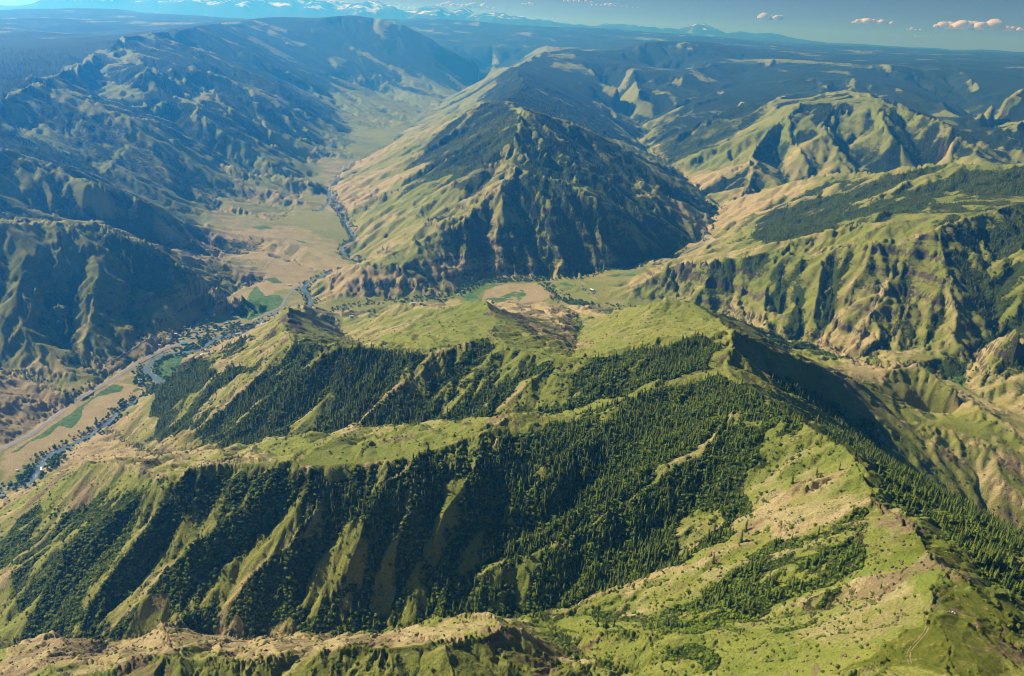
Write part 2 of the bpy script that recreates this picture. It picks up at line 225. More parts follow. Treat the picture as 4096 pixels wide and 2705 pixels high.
 [(-526,1846,416),(-558,1843,388),(-590,1839,359),(-621,1833,332),(-652,1819,302),(-683,1802,273),(-711,1785,249),(-737,1764,228),(-773,1757,209),(-807,1745,193)],
 [(-666,1921,349),(-726,1945,306),(-788,1968,262),(-826,1964,228),(-864,1959,196),(-876,1924,174),(-885,1881,158),(-949,1929,116),(-1005,1954,86)],
 [(103,1727,484),(75,1681,473),(32,1635,447),(-6,1604,416)],
 [(-60,1817,470),(-94,1783,449),(-127,1748,429),(-158,1714,409),(-189,1677,389),(-218,1639,370)],
 [(293,1612,499),(259,1604,490),(225,1599,480),(176,1580,462),(144,1556,443)],
 [(-48,2110,434),(11,2076,427),(48,2008,433),(81,1932,443),(131,1744,482)],
 [(-121,3447,33),(-16,2906,184)],
 [(55,2206,395),(119,2067,405),(163,1982,411)],
 [(7,2780,217),(74,3105,132),(133,3062,146),(146,2603,265),(178,2378,308)],
 [(1114,2059,255),(1116,1987,268),(1133,1945,267),(1152,1910,264),(1178,1876,259),(1205,1847,252),(1234,1820,244),(1266,1793,235),(1301,1769,225)],
 [(530,894,616),(519,850,625),(504,801,640),(494,760,657),(497,740,659),(502,721,660),(507,704,661),(512,688,660),(520,668,660),(529,652,658)],
 [(491,653,664),(501,639,669),(521,639,661)],
 [(-106,4702,482),(-282,4794,430),(-454,4945,381),(-554,4950,335),(-656,4962,287),(-776,4988,231),(-898,5019,173),(-1014,5082,122),(-1137,5159,67)],
 [(-341,3992,251),(-450,4132,232),(-569,4296,208),(-722,4493,166),(-893,4731,114),(-1140,5035,45)],
 [(-34,4888,575),(60,4861,540),(154,4818,506),(243,4799,479),(332,4793,449),(445,4796,405),(562,4820,358),(626,4754,311),(691,4708,261)],
 [(6,8896,665),(238,8557,580),(392,8530,530),(549,8550,477),(716,8682,420),(891,8847,359),(1114,8626,240),(1289,8391,172)],
 [(-60,4641,456),(-184,4608,388),(-261,4490,326),(-332,4356,272),(-406,4280,233),(-474,4177,202)],
 [(21,4886,534),(112,4807,463),(244,4705,399),(294,4401,373),(354,4310,312),(435,4220,206)],
 [(161,5376,616),(286,5389,559),(413,5399,501),(510,5340,441),(606,5274,384),(691,5127,318),(767,4951,261)],
 [(-121,4138,275),(-113,4002,182),(-85,3928,110),(-51,3875,41)],
 [(114,4172,246),(140,4053,165),(180,3964,96),(204,3907,44)],
 [(434,4231,231),(457,4147,155),(523,4117,86)],
 [(931,5450,301),(997,5317,229),(1000,5049,186)],
 [(1324,3451,347),(1313,3300,311),(1277,3211,263),(1244,3127,216),(1200,3046,164),(1160,2973,112)],
 [(1495,3307,420),(1449,3245,360),(1400,3173,304),(1353,3093,253),(1308,3014,204),(1265,2962,164),(1225,2915,124)],
 [(1612,3286,452),(1565,3206,386),(1515,3119,326),(1456,3041,271),(1397,2962,220),(1344,2883,175),(1292,2804,132)],
 [(1242,3563,332),(1173,3454,294),(1117,3382,249),(1083,3279,194),(1038,3125,118),(929,2699,206)],
 [(1010,3548,270),(1015,3391,206),(972,3291,141),(995,3145,94)],
 [(1776,3332,494),(1751,3245,448),(1720,3129,385),(1700,3036,337),(1680,2946,291),(1677,2880,256),(1649,2784,208),(1617,2687,165)],
 [(1293,2742,120),(1409,2815,159),(1495,2912,204),(1535,2986,241),(1572,3055,282),(1589,3128,326),(1601,3193,375)],
 [(1200,2902,101),(1270,3027,164),(1323,3160,236),(1363,3297,321)],
 [(1130,2963,87),(1184,3111,157),(1202,3262,219),(1251,3394,295)],
 [(1104,3157,137),(1143,3277,197),(1163,3401,260)],
 [(919,3269,89),(969,3373,158),(951,3466,194),(944,3556,242)],
 [(1872,3049,351),(1929,3081,382),(1999,3135,410),(2082,3207,433)],
 [(1389,4826,163),(1474,4803,196),(1555,4771,231),(1608,4655,265),(1658,4544,298),(1707,4440,328),(1774,4399,358),(1841,4360,386),(1896,4296,412),(1951,4239,437),(2008,4189,460),(2065,4144,482),(2121,4100,501),(2179,4063,519),(2239,4032,535),(2301,4008,550),(2369,3996,566),(2437,3984,582),(2503,3973,597)],
 [(2232,4768,516),(2085,4302,528),(1910,4162,479),(1803,4086,449),(1718,4054,411)],
 [(2287,7106,602),(2231,6762,459),(2245,6526,391),(2297,6293,293)],
 [(2287,7106,602),(2150,7000,504),(1994,6820,416),(1846,6499,315),(1739,6042,226),(1626,5749,159),(1476,5330,160)],
 [(3232,7789,774),(3007,6990,685),(2926,6722,570),(3029,6503,453)],
 [(3380,6673,642),(3380,6506,566),(3317,6203,424)],
 [(2825,7449,714),(2513,6871,548),(2537,6615,454),(2586,6442,356)],
 [(1980,5954,182),(2097,6547,256),(2169,6956,393),(2246,7112,536)],
 [(2614,6278,273),(2666,6664,377),(2656,6940,482),(2757,7219,627)],
 [(3215,6430,312),(3166,6678,473),(3181,6920,597),(3182,7088,684)],
 [(3036,9457,662),(2534,8290,648),(2291,7895,597),(2047,7810,482)],
 [(3970,11539,762),(3903,10696,729)],
 [(3441,8921,753),(3122,7765,760)],
 [(4557,10632,687),(4506,9977,611),(4457,9386,544),(4384,8903,509),(4185,8203,499),(3829,7251,523),(3887,7008,468),(3965,6818,413)],
 [(5620,13144,864),(5676,12374,707),(5689,11880,652),(5720,11460,599),(5606,10810,524),(5677,10550,434)],
 [(6775,13508,885),(6385,11972,740),(6250,11058,611)],
 [(-1837,3119,333),(-1802,3000,287),(-1790,2911,254),(-1779,2827,222),(-1751,2694,165),(-1749,2619,136),(-1750,2551,106)],
 [(-1669,3148,271),(-1642,3031,225),(-1616,2894,172),(-1585,2765,124),(-1531,2656,75),(-1450,2565,25)],
 [(-1453,3221,197),(-1398,3174,130),(-1342,3117,34)],
 [(-1764,3129,297),(-1739,3045,250),(-1714,2961,207),(-1691,2880,168),(-1666,2796,133),(-1596,2657,72),(-1503,2548,30)],
 [(-1591,3181,240),(-1568,3117,191),(-1541,3045,145),(-1494,2899,80),(-1412,2807,33)],
 [(-2396,3424,374),(-2343,3486,353),(-2284,3548,333),(-2227,3619,317),(-2164,3686,301),(-2098,3733,285),(-2021,3763,272),(-1926,3762,267)],
 [(-1924,3757,263),(-1874,3788,215),(-1821,3818,165),(-1623,3598,144),(-1516,3541,119),(-1421,3507,87)],
 [(-2922,5532,620),(-2775,5154,558),(-2777,4947,492)],
 [(-2607,5471,532),(-2513,5204,454),(-2438,4867,385),(-2370,4567,332)],
 [(-2534,5660,503),(-2415,5384,425),(-2304,5130,353),(-2205,4957,292),(-2115,4802,233),(-1945,4578,152)],
 [(-2830,7331,589),(-2484,6249,515),(-2350,6135,424)],
 [(-3490,9019,838),(-3014,7571,718),(-2907,7025,654)],
 [(-2682,7182,605),(-2353,6608,475),(-2203,6449,361)],
 [(-2824,8625,645),(-2416,7405,500),(-2151,6851,354)],
 [(-2545,8696,566),(-2254,7659,434),(-2106,7355,352),(-2013,7237,253)],
 [(-3923,9147,984),(-3924,9523,924),(-3791,9595,870),(-3652,9658,815),(-3515,9732,758),(-3372,9801,697),(-3229,9876,635),(-3083,9955,571),(-2898,10060,489),(-2709,10171,404),(-2424,9731,312),(-2144,9249,236),(-1877,8756,141)],
 [(-3604,10361,855),(-3378,10289,777),(-3174,10283,697),(-2985,10237,617),(-2809,10236,534),(-2572,10584,400),(-2358,10620,316)],
 [(-3135,13242,734),(-2891,13170,659),(-2652,13117,584),(-2437,12816,455),(-2173,12792,403),(-1908,12752,352),(-1674,12693,301),(-1446,12667,248)],
 [(-2438,14635,848),(-1968,13997,579),(-1613,14120,496),(-1383,14312,437),(-1156,14643,369)],
 [(3731,11710,705),(3350,11102,604),(2938,10320,526),(2540,9563,463),(2212,8979,401),(1967,8528,349),(1720,8007,313),(1575,7892,246),(1419,7699,191)],
 [(3558,13229,719),(3014,11772,608),(2583,11187,535),(2230,10555,478),(1959,10226,407),(1769,10090,341),(1587,9983,274)],
 [(2535,9383,547),(2140,8731,503),(1748,7997,435),(1501,7899,302),(1319,7918,186)],
 [(4109,11233,708),(4184,10847,656),(4209,10371,614),(4207,9876,579),(4161,9323,554)],
 [(3255,6966,654),(3297,6749,608)],
 [(2600,12701,805),(2176,11600,687),(1928,11362,607)],
 [(4376,11435,809),(4474,10841,727)],
 [(5978,13177,860),(5935,12271,680),(5806,11381,526)],
 [(5490,13420,847),(5531,12861,718),(5725,12427,595)],
 [(6427,13503,859),(6362,12576,679),(5954,11160,510)],
 [(-78,5192,617),(-169,5171,570),(-260,5160,521),(-353,5155,472),(-445,5150,423),(-546,5175,372),(-650,5205,321),(-753,5222,265),(-860,5252,207)],
 [(-339,6815,590),(-451,6369,514),(-575,6003,431),(-725,5804,324)],
 [(-147,4686,453),(-251,4646,408),(-355,4622,361),(-439,4609,321),(-524,4608,279),(-639,4666,228),(-762,4750,170)],
 [(-91,5055,569),(-197,5118,502),(-304,5143,439),(-418,5172,378),(-532,5174,321),(-621,5121,275),(-704,5041,234)],
 [(-205,6175,566),(-316,6196,505),(-425,6174,449),(-519,6048,395),(-608,5904,347),(-701,5780,303),(-783,5612,268)],
 [(81,5380,659),(158,5260,615),(233,5172,569),(313,5106,522),(391,5049,474),(458,4978,425),(526,4925,373)],
 [(200,4488,426),(263,4320,362),(328,4233,263)],
 [(67,4535,445),(110,4342,376),(153,4227,280)],
 [(152,4556,429),(192,4364,351),(233,4226,260)],
 [(272,4408,403),(361,4304,314),(435,4242,234)],
 [(-2439,12950,448),(-2070,12635,331),(-1605,12164,235),(-1331,11486,179)],
 [(-2026,13554,481),(-1703,13268,374),(-1279,13260,258)],
 [(-2403,11153,351),(-1937,10440,258),(-1691,10416,226),(-1461,10500,183)],
 [(-2548,12563,336),(-2308,12463,268),(-2048,12222,212),(-1767,11794,175),(-1452,10999,177)],
 [(-2185,13068,409),(-1789,12873,284),(-1350,12614,213)],
 [(-758,5022,216),(-840,4951,175),(-928,4919,127),(-1127,5062,49)],
 [(-543,5275,362),(-700,5296,294),(-781,5242,251),(-862,5203,206),(-960,5206,158),(-1062,5222,106)],
 [(-641,5136,285),(-742,5105,225),(-839,5057,168),(-950,5092,123),(-1059,5106,82)],
 [(788,5131,303),(850,4809,230),(893,4644,155)],
 [(647,4725,283),(710,4507,227),(780,4476,161)],
 [(-1806,3852,232),(-1706,3894,167),(-1645,3916,130),(-1578,3927,96),(-1507,3934,66)],
 [(-2031,4913,171),(-1946,4923,145),(-1850,4908,124),(-1742,4855,103),(-1635,4802,83),(-1466,4684,62)],
 [(-542,3664,125),(-581,3593,94),(-677,3545,60),(-740,3513,46),(-800,3475,34),(-864,3457,23)],
 [(-316,3898,150),(-434,3828,144),(-530,3677,128),(-529,3623,116),(-474,3571,62),(-400,3529,28)],
]
FANS = [[(-2081,4935),(-2186,5729),(-2068,6201),(-2051,6720),(-2105,7595),(-2075,8298),(-1862,8330),(-1612,7631),(-1488,7024),(-1615,6793),(-1545,5960),(-1473,5428),(-1424,4947),(-1440,4744),(-1667,4632),(-1872,4722)],[(-2586,11186),(-2618,12932),(-2023,13537),(-1362,14111),(-1021,14592),(-1147,12849),(-1256,10838),(-1282,9209),(-1616,8672),(-2111,9220)],[(-932,5633),(-746,5804),(-658,6378),(-585,6461),(-664,6669),(-884,6692),(-1029,6603),(-1157,6172),(-1265,5516),(-1208,5170),(-909,4817),(-632,4773)]]
WOODS = [([(-826,1774),(-754,1836),(-667,1931),(-543,1869),(-355,1804),(-191,1804),(-123,1815),(-60,1836),(-5,1752),(116,1694),(215,1701),(317,1732),(436,1738),(480,1710),(427,1592),(205,1570),(0,1594),(-116,1618),(-283,1460),(-481,1653),(-592,1561)],0.95),([(-327,1195),(-207,1217),(-137,1268),(-46,1333),(35,1363),(199,1506),(423,1572),(462,1512),(497,1388),(541,1236),(541,1163),(468,1110),(367,1081),(303,1077),(120,1059),(29,1052),(-110,1037),(-248,1026),(-319,1098)],0.95),([(556,1644),(786,1847),(960,1824),(1239,1622),(563,700),(590,846),(585,1076),(640,1475)],0.55),([(336,966),(396,972),(477,963),(489,869),(455,850),(413,853),(353,852),(285,884),(279,936)],0.8),([(400,1004),(451,1005),(465,948),(457,894),(412,867),(361,878),(326,893),(354,942)],0.7),([(467,899),(482,884),(469,838),(456,851)],0.8),([(459,1004),(491,983),(490,963),(460,981)],0.7),([(1266,4244),(1598,4913),(1825,5078),(2151,5060),(2281,4536),(2554,4127),(2394,3813),(2113,3933),(1676,3634),(1377,3570),(1185,3545)],0.85),([(1804,3331),(2269,3597),(2123,3300),(1903,3083),(1726,2802),(1696,2859),(1779,3075)],0.6),([(-1185,2711),(-827,2055),(-767,1984),(-704,1975),(-605,1923),(-551,1873),(-607,1859),(-677,1827),(-797,1771),(-964,1910),(-1052,2120),(-1220,2594)],0.55),([(-914,2205),(-1090,2787),(-863,2358),(-928,2689),(-773,2129),(-849,2139)],0.9),([(-374,6234),(-280,6591),(-17,5448),(-40,5156),(-138,5107),(-211,4939),(-337,5079)],0.5),([(-6,5423),(158,5260),(415,5410),(655,5251),(568,4853),(332,4769),(137,4898)],0.5),([(-200,4154),(-50,4305),(152,4456),(353,4349),(476,4309),(435,4236),(-195,4088)],0.5),([(-186,4078),(154,4154),(393,4180),(392,4047),(159,3950),(-170,3871)],0.4),([(-942,1221),(-887,1182),(-819,1167),(-775,1168),(-745,1168),(-748,1133),(-785,1096),(-868,1096)],0.25)]
THICKETS = [([(-994,1305),(-952,1399),(-788,1270),(-550,1196),(-323,1192),(-316,1119),(-248,1026),(-410,1012),(-528,1027),(-636,1021),(-799,1001)],0.95),([(-327,1195),(-137,1268),(35,1363),(423,1572),(462,1512),(541,1236),(541,1163),(303,1077),(120,1059),(-101,953),(-247,1023),(-319,1098)],0.8),([(-826,1774),(-667,1931),(-355,1804),(-60,1836),(215,1701),(480,1710),(427,1592),(0,1594),(-283,1460),(-592,1561)],0.7),([(248,983),(316,990),(378,981),(455,966),(487,897),(469,834),(409,832),(337,831),(218,832)],1.0),([(334,994),(408,980),(466,921),(479,870),(399,852),(319,859),(307,932)],1.7),([(389,1069),(432,1027),(421,990),(387,1045)],1.8),([(480,991),(495,966),(480,911),(473,950)],1.7),([(293,817),(335,826),(372,779),(358,744),(323,781)],1.8),([(195,799),(263,773),(260,729),(204,754)],1.5),([(113,1058),(239,1083),(250,932),(200,861),(111,949)],0.6),([(-212,768),(-122,770),(-67,765),(-56,748),(-207,743)],0.5),([(87,1004),(102,965),(128,870),(144,840),(130,812),(98,882)],1.0),([(-448,898),(-445,1018),(-242,1036),(-237,1010),(-347,1004),(-392,996),(-442,1006)],1.0),([(-252,4544),(567,5562),(1090,4360),(691,4038),(-283,3753)],0.5),([(1102,3478),(1381,3322),(1807,3280),(2155,3350),(1916,2836),(1698,2745),(1654,2792),(1172,2960),(761,2295),(930,3259)],0.6)]
COVER = [([(1498,9586),(1866,9713),(2910,12185),(2749,13656),(3715,14294),(4585,13711),(4101,11910),(3512,10931),(2179,7543),(1745,7235),(1332,6998),(1312,7761)],0.55),([(5090,13023),(6599,13143),(7403,12545),(6808,11463),(4772,8763),(4122,7148),(4718,9200),(4661,9875),(4414,10397)],0.5),([(-5383,8635),(-5038,9418),(-4278,8840),(-3927,7439),(-3758,6616),(-3285,5235),(-3261,5133)],1.6),([(-8,5619),(-170,6827),(-297,6938),(-587,6485),(-776,6213),(-824,5756),(-419,4860),(-347,4526),(-220,4500),(-113,4716),(-43,4904),(-30,5137)],0.6),([(12,5396),(264,5532),(527,5625),(721,5549),(871,5383),(669,4931),(434,4939),(155,4930),(45,5083)],0.4),([(-460,8898),(-267,10228),(-132,10578),(203,12079),(265,10638),(725,8788),(988,8210),(367,5568),(76,6872),(-173,6910)],0.7),([(-3171,5061),(-3303,5713),(-3847,7663),(-3954,9220),(-3382,8737),(-2782,8489),(-2508,9100),(-2059,7415),(-2040,6104),(-2143,5612),(-2382,5606),(-2589,5427),(-2896,5480)],0.16),([(-172,4084),(477,4264),(471,4059),(160,3935),(-141,3887)],0.25)]
GREEN = [([(451,698),(483,744),(496,703),(513,645),(509,620),(470,562),(326,584),(363,616),(396,628)],0.95),([(-685,848),(-468,762),(-393,801),(-299,806),(-213,773),(-123,779),(-33,799),(10,832),(63,817),(100,789),(-675,834)],0.75),([(532,893),(595,849),(577,723),(508,619),(487,719),(506,804)],0.6),([(1182,3537),(1385,3338),(1740,3286),(2184,3419),(1917,2848),(1613,2694),(1233,2968),(994,3269),(844,3580)],0.5),([(-2012,3015),(-1729,3281),(-1423,3252),(-1429,2746),(-1747,2478)],0.6),([(-3171,5061),(-3159,5448),(-2808,5491),(-2532,5630),(-2318,5685),(-1933,5143),(-1757,4026),(-2053,3727),(-2220,3336)],0.5),([(-147,2296),(-84,2275),(-63,2090),(-65,1927),(-217,1916),(-427,2216),(-463,2687)],0.35)]
OPEN = [([(3344,14059),(3783,14572),(4418,14452),(4711,14115),(5424,13591),(6665,13290),(6645,13244),(5176,13255),(4637,13879),(4249,13869),(3673,14108)],1.0),([(2247,15338),(3173,15711),(3238,15589),(2235,15229)],0.9),([(-89,5725),(2,5575),(-3,5111),(-26,4906),(-92,4838),(-219,4930)],1.0)]
TAN = [([(-1668,2358),(-1516,2357),(-1408,2338),(-1401,2430),(-1372,2592),(-1345,2579),(-1415,2296),(-1464,2004)],0.55),([(-1475,2640),(-1352,2803),(-1326,3130),(-1268,3562),(-1249,3948),(-1062,3954),(-1000,3709),(-1100,3555),(-1115,3152),(-1283,3118),(-1301,2859),(-1358,2729),(-1434,2549)],0.5),([(-1743,4171),(-1331,4671),(-918,4280),(-813,3771),(-964,3860),(-1195,3891),(-1516,3957),(-1643,3912)],0.35),([(-1435,1984),(-1402,2171),(-1363,2471),(-1258,2457),(-1233,2379),(-1259,2175),(-1329,2009),(-1351,1951),(-1368,1847)],0.55),([(-970,3903),(-728,3640),(-529,3671),(-318,3919),(-176,3842),(-290,3620),(-668,3489),(-870,3477)],0.4),([(-167,3559),(-62,3746),(112,3763),(199,3547),(13,3093),(-153,3417)],0.5),([(-793,992),(-750,1056),(-672,1040),(-511,953),(-470,1005),(-346,998),(-234,996),(-185,783),(-303,762),(-400,794),(-469,763),(-675,833)],0.6),([(-275,1003),(-124,920),(-96,958),(-39,924),(28,1052),(84,974),(113,830),(23,837),(4,836),(-73,790),(-229,830)],0.45),([(-59,3094),(257,3278),(235,2552),(152,1839),(96,2101),(11,2295)],0.5),([(737,1913),(954,2161),(1138,2396),(1458,2612),(1111,2163),(875,1955)],0.5),([(-1583,8489),(-724,5186),(-1244,5073),(-1634,6740)],0.15),([(329,873),(409,832),(441,805),(452,713),(403,645),(355,699),(314,820)],0.3)]
BARE = [([(501,998),(540,1040),(518,978),(545,973),(533,899),(519,902),(512,970)],0.75),([(483,900),(524,897),(553,895),(504,782),(492,790),(493,868)],0.45),([(356,681),(364,653),(351,636),(347,642)],0.7),([(439,668),(447,676),(457,678),(466,667),(469,658),(461,657),(452,658),(436,651),(434,654)],0.7),([(467,656),(481,646),(501,637),(491,639),(472,638),(467,654)],0.8),([(344,751),(346,716),(353,682),(339,697)],0.6),([(315,686),(338,643),(328,629),(313,664)],0.6),([(52,1138),(89,1136),(112,1159),(89,1129),(62,1124)],0.5),([(-214,776),(-105,782),(-73,786),(-40,796),(-50,778),(-141,775),(-212,768)],0.5),([(-317,1214),(-241,1224),(-182,1244),(-157,1256),(-191,1234),(-253,1217),(-316,1209)],0.6),([(-400,1209),(-355,1214),(-318,1211),(-366,1198)],0.6),([(434,737),(443,696),(415,651),(385,666),(394,715)],0.45),([(545,1155),(557,1147),(550,1107),(541,1117)],0.8),([(-31,1805),(-2,1796),(6,1771),(-16,1782)],0.7),([(436,631),(447,631),(455,627),(449,618),(442,622),(435,627)],0.7),([(477,1642),(501,1652),(490,1606),(472,1607)],0.8)]
CRAGS = [([(-709,2371),(-661,2358),(-552,2062),(-573,2008),(-664,2211),(-682,2151),(-660,2036),(-689,2008),(-724,2128),(-715,2292)],0.7),([(-1198,2728),(-940,2188),(-986,2185),(-995,2160),(-1010,2185),(-1208,2683)],0.9),([(-778,1403),(-740,1399),(-630,1279),(-624,1237),(-672,1263),(-733,1314)],0.6),([(-793,992),(-768,1062),(-679,1042),(-625,960),(-562,840),(-682,937),(-737,915)],0.35),([(-112,3373),(-10,2960),(63,2185),(109,2040),(92,2003),(11,2154),(-54,2175)],0.65),([(801,3990),(838,3532),(976,3438),(994,3394),(961,3425),(837,3513),(726,3639)],0.9),([(1003,3354),(1061,3292),(1138,3234),(1129,3218),(1054,3261),(1012,3352)],0.9),([(473,964),(487,897),(468,872),(457,908)],0.45),([(456,864),(462,827),(436,812),(421,824)],0.4),([(463,1074),(468,1020),(460,1007),(444,1029)],0.5),([(284,797),(306,786),(302,762),(280,783)],0.5)]
CROPS = [([(-1301,2641),(-1308,2687),(-1284,2722),(-1220,2783),(-1201,2778),(-1223,2733),(-1212,2659),(-1010,2184),(-1020,2185),(-1222,2534),(-1246,2556)],1.0),([(-1211,3196),(-1181,3266),(-1225,3514),(-1226,3602),(-1140,3460),(-1089,3492),(-1041,3415),(-1038,3316),(-1072,3234),(-1104,3136),(-1170,3166)],0.8),([(-1428,1986),(-1418,2043),(-1408,2116),(-1402,2171),(-1392,2231),(-1386,2307),(-1383,2362),(-1370,2432),(-1365,2476),(-1320,2464),(-1312,2418),(-1361,2386),(-1374,2355),(-1375,2302),(-1340,2212),(-1337,2155),(-1379,2163),(-1382,2095),(-1411,2056),(-1409,2005)],0.8),([(-1282,2437),(-1271,2463),(-1254,2447),(-1266,2417)],0.7),([(-235,3532),(-200,3645),(-148,3723),(-40,3746),(-144,3648),(-174,3559),(-139,3403),(-199,3407)],1.0),([(-137,3513),(-57,3566),(40,3688),(61,3589),(-19,3309),(-105,3362)],0.55),([(208,3786),(258,3783),(297,3706),(240,3703)],0.9),([(452,3903),(582,3937),(660,3784),(685,3741),(602,3864),(492,3862)],0.85),([(-1222,3681),(-1171,3706),(-1106,3650),(-1156,3629)],0.7),([(-1540,4451),(-1469,4550),(-1399,4515),(-1469,4439)],0.7),([(-1265,4338),(-1207,4335),(-1124,4301),(-1179,4292)],0.7),([(1532,2646),(1618,2688),(1629,2645),(1537,2451),(1533,2515),(1510,2581)],0.6),([(-1995,3023),(-1838,3099),(-1825,3057),(-1800,2846),(-1787,2797),(-1820,2938),(-1900,3002)],0.35)]
RIVER = [[(-1372,1772),(-1339,1798),(-1320,1810),(-1303,1823),(-1291,1852),(-1295,1892),(-1307,1926),(-1314,1957),(-1317,1998),(-1311,2026),(-1292,2053),(-1271,2090),(-1261,2127),(-1254,2164),(-1255,2202),(-1250,2242),(-1239,2276),(-1240,2317),(-1233,2350),(-1221,2380),(-1180,2466),(-1210,2504),(-1251,2550),(-1291,2574),(-1313,2617),(-1320,2672),(-1308,2727),(-1287,2757),(-1259,2771),(-1233,2778),(-1204,2796),(-1186,2827),(-1180,2877),(-1170,2926),(-1164,2944),(-1133,2964),(-1099,2986),(-1078,3057),(-1059,3089),(-1040,3177),(-1018,3260),(-1011,3244),(-918,3333),(-904,3393),(-955,3501),(-1009,3605),(-983,3725),(-926,3856),(-876,3924),(-832,3966),(-785,4024),(-846,4078),(-926,4157),(-962,4251),(-954,4370),(-923,4464),(-1251,5359),(-1345,5640),(-1438,5811)],[(-1296,5070),(-1277,5363),(-1373,5713),(-1383,6074),(-1413,6428),(-1414,6693),(-1327,7311),(-1221,7839),(-1265,8634),(-1221,9509),(-1207,10586),(-1098,12556),(-787,15574),(-700,18185)]]
CREEK = [[(-892,3257),(-814,3224),(-811,3228),(-751,3334),(-665,3401),(-460,3466),(-308,3507),(-249,3632),(-165,3781),(10,3831),(143,3841),(309,3889),(470,4016),(639,4136),(773,4242),(887,4319),(785,4223),(931,4417),(1058,4558),(1161,4743),(1240,5068),(1395,5488),(1377,5877),(1339,6637),(1286,7116),(1255,7872),(1222,8690)],[(142,3784),(195,3625),(270,3465),(381,3425),(509,3380),(635,3340),(870,3277),(948,3153),(1013,2986),(1080,2959),(1137,2947),(1183,2883),(1216,2808),(1253,2734),(1284,2600)]]
HIGHWAY = [[(-1461.6,1959.8),(-1462.4,1974.5),(-1463.1,1989.3),(-1463.8,2004.2),(-1459.6,2014.9),(-1456.0,2026.5),(-1451.7,2037.2),(-1448.0,2048.9),(-1443.5,2059.7),(-1439.6,2071.5),(-1435.5,2083.2),(-1431.4,2095.0),(-1430.4,2108.6),(-1429.8,2123.1),(-1429.3,2137.7),(-1428.6,2152.4),(-1427.3,2166.2),(-1426.5,2181.0),(-1426.8,2197.7),(-1425.3,2211.7),(-1424.3,2226.8),(-1423.8,2242.8),(-1422.7,2258.0),(-1423.3,2276.1),(-1429.1,2303.0),(-1419.4,2305.0),(-1418.8,2322.7),(-1415.2,2335.6),(-1412.6,2350.5),(-1405.9,2358.5),(-1405.5,2377.4),(-1400.9,2389.5),(-1403.3,2413.7),(-1400.9,2429.9),(-1397.4,2446.8),(-1393.8,2463.8),(-1390.1,2480.8),(-1385.7,2496.9),(-1381.8,2514.1),(-1379.9,2534.3),(-1378.4,2555.7),(-1376.9,2577.3),(-1375.2,2598.9),(-1370.8,2615.2),(-1366.8,2632.6),(-1363.3,2651.2),(-1359.1,2668.7),(-1354.5,2686.5),(-1348.0,2701.0),(-1343.1,2719.0),(-1338.7,2738.1),(-1333.6,2756.2),(-1329.4,2776.7),(-1321.8,2791.7),(-1313.6,2805.6),(-1304.7,2818.3),(-1295.7,2831.1),(-1288.5,2850.1),(-1285.6,2857.1),(-1282.6,2864.2),(-1279.7,2871.3),(-1276.7,2878.3),(-1273.7,2885.4),(-1270.6,2892.5),(-1267.6,2899.6),(-1264.5,2906.7),(-1261.9,2915.1),(-1257.8,2924.1),(-1253.7,2933.1),(-1250.0,2943.4),(-1245.0,2946.9),(-1240.4,2951.8),(-1235.9,2956.6),(-1230.8,2960.1),(-1226.3,2964.9),(-1221.2,2968.5)],[(-1095.7,3110.8),(-1088.0,3138.4),(-1080.5,3167.5),(-1072.8,3196.7),(-1062.8,3219.4),(-1053.1,3243.5),(-1043.2,3267.7),(-1033.9,3302.3),(-1024.3,3337.2),(-1032.9,3385.2),(-1042.0,3435.4),(-1041.6,3478.0),(-1041.0,3521.2),(-1040.2,3564.8),(-1033.7,3605.6),(-1027.0,3646.8)],[(522.8,3864.2),(544.3,3881.0),(566.7,3902.7),(588.7,3921.1),(613.8,3957.7),(638.9,3992.8),(663.5,4023.2),(690.8,4067.3),(707.2,4047.0),(732.7,4082.7),(752.9,4087.9),(775.4,4104.9),(796.0,4111.7),(817.3,4121.8),(875.3,4306.0),(904.9,4345.1),(930.2,4362.5),(952.8,4367.2),(976.2,4375.4),(1002.9,4382.8),(1028.3,4384.7),(1054.1,4388.2),(1075.6,4375.2),(1126.4,4613.4),(1154.7,4762.0),(1176.8,4914.9)]]
